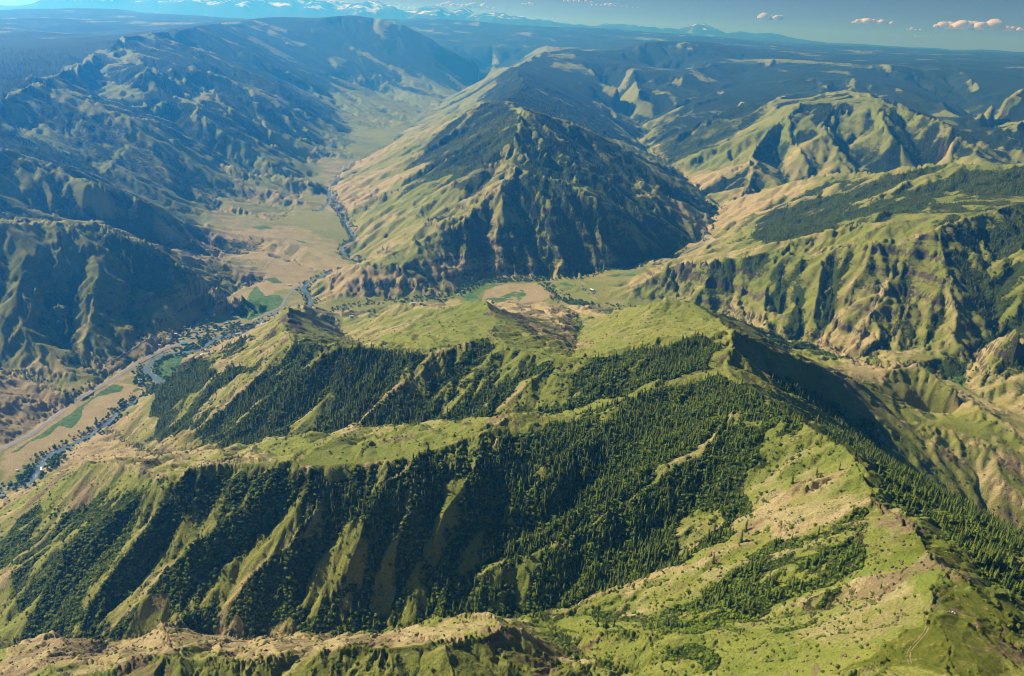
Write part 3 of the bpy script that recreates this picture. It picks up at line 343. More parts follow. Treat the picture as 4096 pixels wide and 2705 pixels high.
DIRT = [[(-1325.9,3129.5),(-1324.5,3151.8),(-1322.0,3171.4),(-1319.1,3197.6),(-1313.3,3217.2),(-1299.8,3218.0),(-1274.0,3197.2),(-1264.9,3217.8),(-1255.0,3237.2),(-1242.9,3251.2),(-1283.2,3404.4),(-1280.9,3446.1),(-1276.2,3482.3),(-1280.9,3545.4),(-1268.3,3561.7),(-1280.6,3611.2),(-1286.6,3643.2),(-1295.4,3683.1),(-1281.5,3712.2),(-1272.7,3757.0),(-1259.9,3785.8),(-1248.9,3821.2),(-1262.7,3916.7),(-1258.8,3979.7)],[(-1325.9,3129.5),(-1290.5,3048.7),(-1303.1,3035.8),(-1330.4,3057.2),(-1331.6,3018.9),(-1341.0,2999.7),(-1349.6,2979.3),(-1347.8,2941.3),(-1355.9,2925.7),(-1354.3,2889.5),(-1364.4,2878.8),(-1376.7,2868.6),(-1383.0,2846.4),(-1388.1,2821.9),(-1397.0,2805.8),(-1399.1,2782.9),(-1401.1,2760.0),(-1406.0,2743.1),(-1413.7,2731.9),(-1423.0,2724.1),(-1424.6,2701.6),(-1427.3,2681.5),(-1433.9,2669.3),(-1435.0,2647.2),(-1435.4,2624.2),(-1444.1,2616.5),(-1448.6,2601.3)],[(-1433.0,2809.7),(-1418.2,2814.2),(-1397.0,2805.8),(-1385.4,2804.3),(-1374.3,2803.9),(-1362.7,2802.3),(-1351.0,2800.7)],[(340.2,3555.7),(342.6,3554.0),(344.9,3552.3),(347.2,3549.1),(349.4,3545.9),(351.6,3542.7),(353.8,3539.5),(356.1,3537.7),(358.3,3534.5),(360.5,3531.3),(362.7,3528.1),(364.9,3524.9),(367.1,3521.7),(369.3,3518.5),(371.5,3515.3),(373.7,3512.1),(375.8,3508.9),(377.8,3504.3),(380.0,3501.1),(382.2,3497.9),(384.3,3494.7)],[(103.7,3656.6),(109.9,3589.7),(95.9,3575.2),(81.9,3560.6),(68.0,3546.1),(53.1,3540.4),(38.2,3534.7),(23.4,3530.4),(8.5,3524.6),(-6.2,3518.7),(-21.0,3514.2),(-34.9,3524.4),(-48.9,3534.6),(-63.0,3544.7),(-77.1,3554.8),(-91.3,3564.9),(-107.3,3616.9),(-91.9,3643.1),(-76.2,3669.5),(-60.4,3695.9),(-46.3,3705.4),(-32.1,3713.3),(-17.9,3721.2),(-3.6,3730.5),(10.7,3739.9),(25.2,3728.9),(39.7,3719.4),(54.1,3709.9),(68.4,3702.0),(86.1,3678.5),(103.7,3656.6)]]
TRACK = [(381.2,583.2),(383.3,587.8),(384.7,591.5),(387.7,597.6),(390.7,603.1),(390.9,604.1),(391.2,605.3),(393.0,607.0),(397.3,612.6),(398.7,613.5),(400.0,614.1),(401.8,615.1),(403.7,616.5),(405.7,618.0),(407.3,619.2),(408.5,619.9),(410.4,621.6),(412.4,623.3),(415.2,626.4),(416.6,628.1),(418.2,630.0),(420.6,633.3),(423.9,640.4),(422.6,640.5),(424.8,645.9),(425.3,648.7),(427.9,654.8),(432.5,662.8),(437.6,671.4),(438.8,674.1),(440.4,675.1),(441.8,675.8),(443.2,676.5),(444.8,677.5),(446.1,678.2),(447.4,679.0),(450.4,682.4),(454.7,687.7),(462.1,697.4),(465.7,701.3)]
BERM = [(429.3,641.0),(431.8,641.6),(435.6,644.2),(438.3,645.1),(441.4,646.9),(444.5,648.4),(447.0,648.7),(449.8,649.2),(452.5,649.7),(454.8,649.3),(457.4,649.5),(459.9,649.4),(460.9,647.8),(461.2,645.1),(461.3,642.2),(461.4,639.3),(458.3,632.3),(460.2,632.1),(460.9,630.4),(461.8,628.9),(461.7,626.6),(461.0,623.4),(460.6,620.5)]
BASIN = (444.6,629.7)
VEHICLE = (457.8,658.1)
RIPARIAN = [([(-1372,1772),(-1339,1798),(-1320,1810),(-1303,1823),(-1291,1852),(-1295,1892),(-1307,1926),(-1314,1957),(-1317,1998),(-1311,2026),(-1292,2053),(-1271,2090),(-1261,2127),(-1254,2164),(-1255,2202),(-1250,2242),(-1239,2276),(-1240,2317),(-1233,2350),(-1221,2380),(-1180,2466),(-1210,2504),(-1251,2550),(-1291,2574),(-1313,2617),(-1320,2672),(-1308,2727),(-1287,2757),(-1259,2771),(-1233,2778),(-1204,2796),(-1186,2827),(-1180,2877),(-1170,2926),(-1164,2944),(-1133,2964),(-1099,2986),(-1078,3057),(-1059,3089),(-1040,3177),(-1018,3260)],34,0.42),([(-1011,3244),(-918,3333),(-904,3393),(-955,3501),(-1009,3605),(-983,3725),(-926,3856),(-876,3924),(-832,3966),(-785,4024),(-846,4078),(-926,4157),(-962,4251),(-954,4370),(-923,4464),(-1251,5359),(-1345,5640),(-1438,5811)],26,0.28),([(-1296,5070),(-1277,5363),(-1373,5713),(-1383,6074),(-1413,6428),(-1414,6693),(-1327,7311),(-1221,7839),(-1265,8634)],34,0.05),([(-892,3257),(-814,3224),(-811,3228),(-751,3334),(-665,3401),(-460,3466),(-308,3507),(-249,3632),(-165,3781),(10,3831),(143,3841),(309,3889),(470,4016),(639,4136),(773,4242),(887,4319),(785,4223),(931,4417),(1058,4558),(1161,4743),(1240,5068),(1395,5488),(1377,5877),(1339,6637),(1286,7116),(1255,7872)],26,0.26),([(142,3784),(195,3625),(270,3465),(381,3425),(509,3380),(635,3340),(870,3277),(948,3153),(1013,2986),(1080,2959),(1137,2947),(1183,2883),(1216,2808),(1253,2734),(1284,2600)],30,0.22),([(1284,2600),(1476,2562),(1553,2544),(1659,2647),(1714,2745),(1851,2839),(1879,2974),(1893,3096),(1955,3325)],22,0.08),([(-1430,2541),(-1415,2353),(-1544,2406),(-1642,2426),(-1729,2453),(-1865,2445)],14,0.12)]
GROVES = [([(-1336,2901),(-1339,3007),(-1289,3045),(-1265,3088),(-1201,3042),(-1148,2963),(-1172,2904),(-1217,2857),(-1261,2888),(-1293,2842)],0.0045),([(-1174,3053),(-1170,3103),(-1137,3116),(-1114,3079),(-1071,3102),(-1067,3008),(-1119,3007),(-1168,2998)],0.007),([(-1321,2557),(-1329,2613),(-1297,2574),(-1271,2566),(-1059,2183),(-1180,2348),(-1251,2461),(-1297,2480)],0.008),([(-1262,2790),(-1236,2860),(-1212,2910),(-1175,2878),(-1197,2836),(-1235,2784)],0.01),([(-1302,2636),(-1320,2687),(-1309,2730),(-1260,2785),(-1241,2762),(-1284,2714),(-1290,2642)],0.012),([(-1236,2633),(-1224,2649),(-1196,2606),(-1016,2189),(-1218,2602)],0.004),([(-1342,1833),(-1339,1886),(-1337,1927),(-1332,1955),(-1307,1922),(-1294,1870),(-1300,1828)],0.01),([(-1259,1841),(-1278,1897),(-1282,1958),(-1267,1989),(-1232,1931),(-1231,1889),(-1249,1862)],0.01),([(-1292,2342),(-1270,2357),(-1245,2329),(-1259,2299),(-1250,2254),(-1264,2272)],0.006),([(323,3679),(332,3680),(332,3628),(322,3636)],0.004),([(-260,3510),(-260,3684),(-167,3812),(144,3877),(142,3807),(-134,3744),(-224,3577)],0.006),([(135,3820),(163,3768),(220,3541),(325,3480),(375,3433),(273,3324),(193,3579)],0.01),([(636,4111),(890,4335),(891,4327),(624,4024)],0.006),([(1280,5369),(1413,5573),(1421,5704),(1351,6052),(1264,6536),(1319,7507),(1212,6543),(1238,5729),(1233,5035)],0.004),([(622,1869),(1096,2844),(1183,2887),(1075,2369),(1078,2435),(1093,2827),(644,1871)],0.008),([(-1572,3927),(-1591,4122),(-1490,4097),(-1388,4073),(-1414,4055),(-1516,3957)],0.004)]
LONE_CONIFERS = [(141.0,922.6,24),(166.6,929.5,20),(177.1,1170.3,20),(139.7,1159.1,17),(45.5,1123.0,21),(-175.4,1087.1,22),(-165.5,1239.2,17),(-281.1,1213.4,12),(535.1,1125.8,18),(462.5,1122.6,19),(358.2,1013.4,26),(380.0,1062.7,24),(292.0,1056.5,24),(316.1,995.3,18),(362.4,932.8,24),(355.3,947.7,20),(410.3,896.3,22),(446.8,897.8,16),(326.0,867.1,22),(445.6,772.1,10),(507.0,1141.1,18),(-917.5,1994.1,24),(-958.6,2039.5,22),(-898.6,2099.7,20),(-1026.0,2112.8,18)]
DEAD = [(-113.7,1128.6,11),(-112.4,1121.1,10),(-170.1,1102.0,14),(-245.0,1118.7,16)]
HOUSES = [(-1263.4, 3156.8, 9, 3, 30, 2.6, 'W', 'W', 'white trailer parked at the upper end of the long gravel lot'), (-1267.5, 3144.5, 9, 3, 30, 2.6, 'W', 'W', 'white trailer second along the long gravel lot'), (-1277.6, 3106.9, 9, 4, 30, 2.8, 'W', 'R', 'white roofed shed with red walls at the lower end of the gravel lot'), (-1293.5, 3114.0, 6, 4, 30, 2.6, 'R', 'R', 'small reddish shed at the head of the gravel lot'), (-1244.5, 3070.7, 13, 8, 20, 4, 'W', 'W', 'white roofed house just below the gravel lot'), (-1225.7, 3060.4, 12, 8, -15, 4, 'B', 'W', 'blue grey roofed house between the gravel lot and the tan paddock'), (-1251.3, 3023.4, 11, 8, 10, 4, 'P', 'W', 'pale blue roofed house left of the tan paddock'), (-1189.6, 3082.0, 20, 7, 25, 4, 'W', 'G', 'long white roofed barn by the turquoise roof near the striped field'), (-1186.7, 3099.5, 12, 8, 25, 4.5, 'T', 'W', 'turquoise roofed house beside the striped green field'), (-1184.4, 3025.3, 24, 9, 25, 5, 'W', 'G', 'long white roofed store building in the middle of the village'), (-1196.3, 3042.6, 16, 8, 25, 4, 'D', 'G', 'dark roofed building behind the long white store'), (-1166.7, 3017.7, 18, 6, 25, 3.5, 'P', 'G', 'pale narrow shed right of the long white store'), (-1119.1, 3071.8, 20, 8, 12, 4, 'W', 'W', 'white roofed barn under the trees near the upper river bend'), (-1102.0, 2983.5, 24, 9, 25, 4, 'W', 'W', 'long white roofed barn across the river from the store'), (-1122.8, 2950.2, 12, 8, 20, 4, 'G', 'W', 'grey roofed house beside the river left of the long white barn'), (-1268.0, 2849.3, 23, 14, 22, 5, 'T', 'T', 'big turquoise roofed hall beside the highway'), (-1331.5, 2854.8, 15, 9, 15, 4, 'P', 'W', 'pale roofed house on the bare terrace above the highway'), (-1348.8, 2814.8, 8, 6, 0, 3, 'W', 'W', 'tiny white roofed shed at the end of the long fence line'), (-1285.1, 2815.9, 18, 8, 20, 4, 'G', 'W', 'grey roofed house right on the highway bend below the terrace'), (-1248.2, 2926.7, 9, 7, 20, 4, 'U', 'W', 'deep blue roofed cabin among the village trees'), (-1261.5, 2910.9, 14, 7, 25, 4, 'G', 'G', 'grey roofed house left of the deep blue cabin'), (-1312.1, 2993.0, 14, 8, 20, 4, 'N', 'W', 'tan roofed house highest on the village hillside'), (-1333.8, 3011.9, 9, 7, 20, 3.5, 'N', 'N', 'small tan shed left of the highest tan house'), (-1285.9, 2971.8, 13, 8, 10, 4, 'P', 'W', 'pale green roofed house below the highest tan house'), (-1303.1, 2891.1, 12, 7, 15, 3.5, 'W', 'W', 'white roofed cabin left of the tall dark village trees'), (-1328.3, 2919.1, 9, 6, 0, 3.2, 'W', 'N', 'small white roofed cabin at the left edge of the village'), (-1254.3, 2973.6, 9, 7, 30, 3.6, 'P', 'W', 'small pale roofed cabin in the densest village trees'), (-1227.5, 3006.7, 10, 8, 20, 3.8, 'W', 'W', 'small white roofed house below the tan paddock'), (-1204.2, 3003.0, 16, 9, 10, 4, 'P', 'G', 'pale blue roofed house left of the long white store'), (-1136.2, 2692.1, 13, 13, 0, 5, 'W', 'W', 'round white roofed hut on the near bank above the green field'), (-1168.7, 2803.9, 10, 7, -20, 3.5, 'W', 'W', 'white roofed cabin behind the grey house on the near bank'), (-1135.0, 2739.1, 15, 10, -30, 5, 'D', 'G', 'dark grey roofed house on the near bank'), (-913.4, 2212.1, 8, 6, 0, 3, 'W', 'W', 'small white shed right of the round hut'), (-1288.0, 2515.4, 15, 9, 20, 4, 'W', 'R', 'white roofed house with red walls in the grove by the river bend'), (-1281.5, 2497.6, 13, 8, 20, 4, 'W', 'W', 'white roofed house nearest us in the grove by the river bend'), (-1277.8, 2473.2, 10, 6, 0, 3, 'G', 'W', 'low grey shed at the edge of the grove by the river bend'), (-1344.4, 1927.1, 14, 9, 10, 4.5, 'D', 'W', 'dark roofed farmhouse by the river at the far left'), (-1356.7, 1906.4, 7, 4, 0, 2.8, 'W', 'W', 'small white shed at the bend of the farm lane'), (-1305.5, 1755.6, 16, 10, 30, 4, 'B', 'B', 'blue grey roofed shed at the left picture edge below the bridge'), (371.4, 3617.7, 22, 13, -50, 6, 'W', 'D', 'bright white roofed barn with dark gable on the ranch terrace'), (380.0, 3606.1, 8, 5, -50, 3, 'P', 'P', 'pale shed in front of the white ranch barn'), (351.7, 3578.7, 12, 4, -20, 2.8, 'P', 'G', 'pale blue trailer below the white ranch barn'), (374.6, 3582.4, 14, 4, 20, 2.8, 'G', 'G', 'grey lean shed below the white ranch barn'), (331.4, 3646.1, 15, 9, -10, 4.2, 'G', 'W', 'grey roofed ranch house beside the tall dark tree'), (333.4, 3629.0, 6, 5, 0, 3, 'W', 'W', 'tiny white shed in front of the ranch house'), (-1072.5, 3618.8, 18, 7, 0, 4, 'W', 'W', 'white roofed sheds beside the highway above the striped field'), (-358.3, 2706.1, 16, 8, 0, 4, 'P', 'W', 'pale roofed house on the far edge of the grassy ridge'), (-645.0, 2989.3, 14, 8, 20, 4, 'W', 'W', 'white roofed house by the stream mouth right of the rocky peak')]
BRIDGE = ((-1343.1,1831.9),(-1300.4,1786.6))
SHRUB_DOTS = [([(659,3740),(805,3523),(923,3409),(930,3259),(761,2295),(717,2508),(790,3417),(626,3484)],0.0018),([(954,3262),(1067,3146),(911,2640),(956,3196)],0.0018),([(1214,2918),(1464,2975),(1398,2810),(1248,2838)],0.0008),([(-1302,1870),(-605,1208),(-680,1173),(-843,1210),(-1001,1318)],0.0022),([(-475,1252),(-286,1276),(-275,1221),(-448,1214)],0.0018),([(238,1055),(381,995),(493,868),(393,652),(186,758)],0.0075),([(47,926),(228,824),(215,752),(109,792)],0.006),([(106,1018),(270,1032),(228,827),(115,961)],0.006),([(-561,858),(-499,938),(-450,897),(-491,803)],0.003)]
ROCKY = [([(248,1126),(374,1130),(468,1065),(503,991),(524,897),(496,773),(399,636),(344,751),(200,841)],0.02),([(200,841),(352,692),(387,638),(325,595),(186,758)],0.01),([(113,940),(228,826),(215,752),(129,799)],0.012),([(-780,975),(-750,1056),(-511,953),(-346,998),(-234,994),(-184,778),(-399,792),(-545,792),(-686,847)],0.008),([(315,1291),(355,1286),(379,1271),(312,1222),(271,1202),(274,1236)],0.01),([(484,1236),(529,1182),(519,1162),(471,1180)],0.015)]
KEEP = [([(364,558),(389,611),(447,678),(483,670),(501,623),(470,561)],1.0)]
SPURS = [[(121,804),(102,810),(62,822),(21,839),(9,840),(-15,815),(-69,789),(-124,783),(-215,779),(-215,779),(-267,765),(-302,760),(-358,763),(-389,773),(-419,778),(-456,774),(-465,765),(-526,766),(-590,770),(-671,771)],[(468,1604),(312,1551),(280,1534),(190,1457),(120,1432),(45,1428),(-1,1400),(-39,1347),(-79,1318),(-118,1287),(-167,1247),(-273,1215),(-355,1205),(-447,1211),(-486,1218),(-531,1214),(-563,1206),(-585,1199),(-623,1225),(-674,1269),(-786,1347),(-854,1393),(-908,1438)],[(-51,1853),(-53,2034),(-48,2116),(-84,2279),(-137,2346),(-219,2446),(-358,2692),(-428,2772),(-471,2735),(-547,2703),(-601,2696)],[(518,1770),(575,1784),(665,1845),(711,1878),(767,1913),(874,1955),(941,1981),(996,1963),(1031,1922),(1069,1866),(1133,1818)],[(1132,1817),(1190,1762),(1254,1671),(1303,1600)],[(921,2393),(972,2204),(1132,2384),(1123,2204),(1253,2245),(1259,2145),(1293,2073),(1313,1983),(1353,1881),(1421,1768)],[(-9,4615),(-62,4387),(-168,4260),(-237,4129),(-341,3997)],[(-9,4615),(-106,4716),(-97,4846),(-34,4889),(-21,5062),(2,5486),(-32,6126)],[(-300,6994),(-441,6886),(-605,6673),(-667,6466),(-780,6251),(-894,6085),(-1021,5912),(-1172,5680),(-1253,5561)],[(-9,4615),(151,4501),(351,4360),(432,4330),(566,4391),(708,4457)],[(2,5486),(242,5524),(476,5651),(632,5628),(735,5589),(819,5579),(932,5455),(1019,5370)],[(1166,3536),(1245,3572),(1327,3459),(1397,3377),(1496,3309),(1615,3292),(1780,3340)],[(1780,3340),(1917,3399),(2089,3478),(2310,3657)],[(1166,3536),(1010,3547),(843,3582),(725,3645)],[(1730,5792),(1785,5592),(1830,5388),(1914,5231),(2006,5246),(2157,5079),(2285,4880),(2301,4539),(2362,4312),(2487,4200),(2590,4184),(2775,4080)],[(1747,7250),(1956,7410),(2153,7459),(2294,7127),(2496,7460),(2849,7512),(3156,7808),(3303,7961),(3153,7337),(3285,6905),(3394,6701),(3426,6353),(3548,6080),(3734,6022)],[(1386,8851),(1543,8817),(2026,9620),(2306,10110),(2879,11580),(2798,11719),(3533,13527),(4032,13876),(3990,11596)],[(2167,14350),(2431,13946),(2545,12660),(3174,13912),(3900,15035),(4042,13967),(4989,14950)],[(4057,11729),(4681,11104),(4710,9994),(4754,9588),(4601,8747),(4788,8631),(4805,8330),(4704,7845)],[(6368,9576),(5419,9110),(4933,8699),(4592,8430)],[(5055,7446),(4450,7359),(4354,7647)],[(-2165,2884),(-2030,3047),(-1920,3209),(-1846,3235),(-1768,3289),(-1640,3278),(-1498,3268),(-1330,3242),(-1182,3272)],[(-2631,3750),(-2566,3960),(-2475,3919),(-2420,4004),(-2334,4015),(-2076,3821),(-1948,3784),(-1889,3816),(-1833,3885),(-1756,4025)],[(-3173,5052),(-3310,5624),(-3081,5650),(-2777,5487),(-2613,5483),(-2544,5681),(-2480,5732),(-2336,5690),(-2104,5652),(-1868,5547)],[(-3608,6523),(-3881,7343),(-3522,6965),(-3178,6607),(-2859,6273),(-2702,6425),(-2383,6170),(-2141,6088),(-2010,6071)],[(-3880,7703),(-3442,7348),(-3041,6941),(-3000,7186),(-2870,7435),(-2450,7033),(-2122,6752),(-1968,6836)],[(-4015,8313),(-3136,6962),(-2970,6839)],[(-4116,9572),(-3564,9210),(-3178,8784),(-2852,8709),(-2567,8774),(-2248,8141),(-2028,7818),(-1835,7580)],[(-2063,4999),(-1930,5002),(-1649,4845),(-1446,4928)],[(-2126,5710),(-1914,5683),(-1707,5872),(-1589,6092)],[(-2066,6261),(-1848,6192),(-1745,6574),(-1646,6923)],[(-2047,6662),(-1897,6624),(-1741,6902)],[(-2014,7260),(-1861,7410),(-1593,7563)],[(-2107,5486),(-1780,5262),(-1586,5260),(-1506,5513)],[(451,1478),(437,1394),(406,1346),(378,1306),(353,1271),(316,1261),(285,1241),(256,1221),(268,1231),(234,1211),(201,1191),(175,1179),(149,1167),(124,1155),(92,1143),(61,1131),(37,1123),(13,1114),(-10,1105),(-34,1097)],[(551,1119),(523,1107),(497,1101),(476,1100),(457,1102),(435,1104),(413,1107),(393,1116),(372,1123),(338,1106),(312,1083)],[(521,984),(500,982),(480,982),(460,983),(440,986),(420,990),(401,996),(382,1001),(363,1010),(343,1019),(308,1012),(279,1031),(258,1042),(236,1050),(270,1035),(247,1040),(223,1042),(190,1050),(167,1048),(144,1046),(106,1017)],[(497,774),(484,780),(473,789),(463,801),(447,810),(431,820),(416,827),(400,832),(385,841),(370,850),(351,860),(333,871)],[(-530,1212),(-561,1201),(-576,1182),(-598,1159),(-612,1137),(-627,1119),(-639,1107),(-653,1096),(-667,1084),(-683,1076),(-699,1069)],[(-389,1187),(-411,1171),(-432,1156),(-456,1141),(-480,1126),(-498,1116),(-517,1106),(-540,1091),(-565,1075),(-591,1055),(-615,1037),(-637,1020)],[(-583,1196),(-611,1198),(-639,1198),(-666,1197),(-697,1193),(-729,1189),(-756,1187),(-783,1187),(-817,1189),(-852,1191),(-909,1201),(-952,1204),(-995,1207)],[(-319,1155),(-331,1135),(-344,1116),(-356,1099),(-388,1077),(-403,1065),(-418,1054),(-433,1028),(-441,1005)],[(-166,1243),(-188,1213),(-210,1188),(-220,1164),(-230,1142),(-241,1104),(-249,1086),(-257,1068),(-275,1048)],[(-114,1255),(-134,1218),(-154,1189),(-165,1157),(-176,1126),(-190,1103)],[(-24,1322),(-40,1281),(-56,1248),(-72,1218),(-85,1192),(-98,1169),(-107,1149),(-117,1133)],[(211,1462),(183,1403),(158,1361),(136,1327),(115,1303)],[(115,1308),(89,1239),(61,1203)],[(-97,1829),(-136,1809),(-174,1792),(-201,1749),(-228,1712),(-255,1692),(-281,1672),(-309,1646),(-337,1620),(-323,1356),(-352,1295),(-374,1230),(-395,1210),(-419,1205)],[(-425,1816),(-484,1798),(-524,1784),(-564,1773),(-600,1764),(-636,1757),(-670,1719),(-736,1715),(-771,1666)],[(-557,1882),(-589,1838),(-634,1837),(-679,1835),(-731,1811),(-759,1796),(-787,1779),(-843,1769)],[(103,1727),(75,1681),(32,1635),(-6,1604)],[(293,1612),(259,1604),(225,1599),(176,1580),(144,1556)],[(-48,2110),(11,2076),(48,2008),(81,1932),(131,1744)],[(-121,3447),(-16,2906)],[(55,2206),(119,2067),(163,1982)],[(7,2780),(74,3105),(133,3062),(146,2603),(178,2378)],[(1114,2059),(1116,1987),(1133,1945),(1152,1910),(1178,1876),(1205,1847),(1234,1820),(1266,1793),(1301,1769)],[(530,894),(519,850),(504,801),(494,760),(497,740),(502,721),(507,704),(512,688),(520,668),(529,652)],[(491,653),(501,639),(521,639)],[(-106,4702),(-282,4794),(-454,4945),(-554,4950),(-656,4962),(-776,4988),(-898,5019),(-1014,5082),(-1137,5159)],[(-341,3992),(-450,4132),(-569,4296),(-722,4493),(-893,4731),(-1140,5035)],[(-34,4888),(60,4861),(154,4818),(243,4799),(332,4793),(445,4796),(562,4820),(626,4754),(691,4708)],[(6,8896),(238,8557),(392,8530),(549,8550),(716,8682),(891,8847),(1114,8626),(1289,8391)],[(-121,4138),(-113,4002),(-85,3928),(-51,3875)],[(114,4172),(140,4053),(180,3964),(204,3907)],[(434,4231),(457,4147),(523,4117)],[(931,5450),(997,5317),(1000,5049)],[(1324,3451),(1313,3300),(1277,3211),(1244,3127),(1200,3046),(1160,2973)],[(1495,3307),(1449,3245),(1400,3173),(1353,3093),(1308,3014),(1265,2962),(1225,2915)],[(1612,3286),(1565,3206),(1515,3119),(1456,3041),(1397,2962),(1344,2883),(1292,2804)],[(1242,3563),(1173,3454),(1117,3382),(1083,3279),(1038,3125),(929,2699)],[(1010,3548),(1015,3391),(972,3291),(995,3145)],[(1776,3332),(1751,3245),(1720,3129),(1700,3036),(1680,2946),(1677,2880),(1649,2784),(1617,2687)],[(1872,3049),(1929,3081),(1999,3135),(2082,3207)],[(2232,4768),(2085,4302),(1910,4162),(1803,4086),(1718,4054)],[(2287,7106),(2231,6762),(2245,6526),(2297,6293)],[(2287,7106),(2150,7000),(1994,6820),(1846,6499),(1739,6042),(1626,5749),(1476,5330)],[(3232,7789),(3007,6990),(2926,6722),(3029,6503)],[(3380,6673),(3380,6506),(3317,6203)],[(2825,7449),(2513,6871),(2537,6615),(2586,6442)],[(3036,9457),(2534,8290),(2291,7895),(2047,7810)],[(3970,11539),(3903,10696)],[(3441,8921),(3122,7765)],[(5620,13144),(5676,12374),(5689,11880),(5720,11460),(5606,10810),(5677,10550)],[(6775,13508),(6385,11972),(6250,11058)],[(-1837,3119),(-1802,3000),(-1790,2911),(-1779,2827),(-1751,2694),(-1749,2619),(-1750,2551)],[(-1669,3148),(-1642,3031),(-1616,2894),(-1585,2765),(-1531,2656),(-1450,2565)],[(-1453,3221),(-1398,3174),(-1342,3117)],[(-2922,5532),(-2775,5154),(-2777,4947)],[(-2607,5471),(-2513,5204),(-2438,4867),(-2370,4567)],[(-2534,5660),(-2415,5384),(-2304,5130),(-2205,4957),(-2115,4802),(-1945,4578)],[(-2830,7331),(-2484,6249),(-2350,6135)],[(-3490,9019),(-3014,7571),(-2907,7025)],[(-2682,7182),(-2353,6608),(-2203,6449)],[(-2824,8625),(-2416,7405),(-2151,6851)],[(-2545,8696),(-2254,7659),(-2106,7355),(-2013,7237)],[(-3604,10361),(-3378,10289),(-3174,10283),(-2985,10237),(-2809,10236),(-2572,10584),(-2358,10620)],[(-3135,13242),(-2891,13170),(-2652,13117),(-2437,12816),(-2173,12792),(-1908,12752),(-1674,12693),(-1446,12667)],[(-2438,14635),(-1968,13997),(-1613,14120),(-1383,14312),(-1156,14643)],[(2535,9383),(2140,8731),(1748,7997),(1501,7899),(1319,7918)],[(2600,12701),(2176,11600),(1928,11362)],[(4376,11435),(4474,10841)],[(5978,13177),(5935,12271),(5806,11381)],[(-78,5192),(-169,5171),(-260,5160),(-353,5155),(-445,5150),(-546,5175),(-650,5205),(-753,5222),(-860,5252)],[(-339,6815),(-451,6369),(-575,6003),(-725,5804)],[(-147,4686),(-251,4646),(-355,4622),(-439,4609),(-524,4608),(-639,4666),(-762,4750)],[(81,5380),(158,5260),(233,5172),(313,5106),(391,5049),(458,4978),(526,4925)],[(200,4488),(263,4320),(328,4233)],[(67,4535),(110,4342),(153,4227)],[(-2439,12950),(-2070,12635),(-1605,12164),(-1331,11486)],[(-2026,13554),(-1703,13268),(-1279,13260)],[(-2403,11153),(-1937,10440),(-1691,10416),(-1461,10500)],[(-758,5022),(-840,4951),(-928,4919),(-1127,5062)],[(-543,5275),(-700,5296),(-781,5242),(-862,5203),(-960,5206),(-1062,5222)],[(788,5131),(850,4809),(893,4644)],[(647,4725),(710,4507),(780,4476)],[(-1806,3852),(-1706,3894),(-1645,3916),(-1578,3927),(-1507,3934)],[(-2031,4913),(-1946,4923),(-1850,4908),(-1742,4855),(-1635,4802),(-1466,4684)],[(-542,3664),(-581,3593),(-677,3545),(-740,3513),(-800,3475),(-864,3457)],[(-316,3898),(-434,3828),(-530,3677),(-529,3623),(-474,3571),(-400,3529)]]
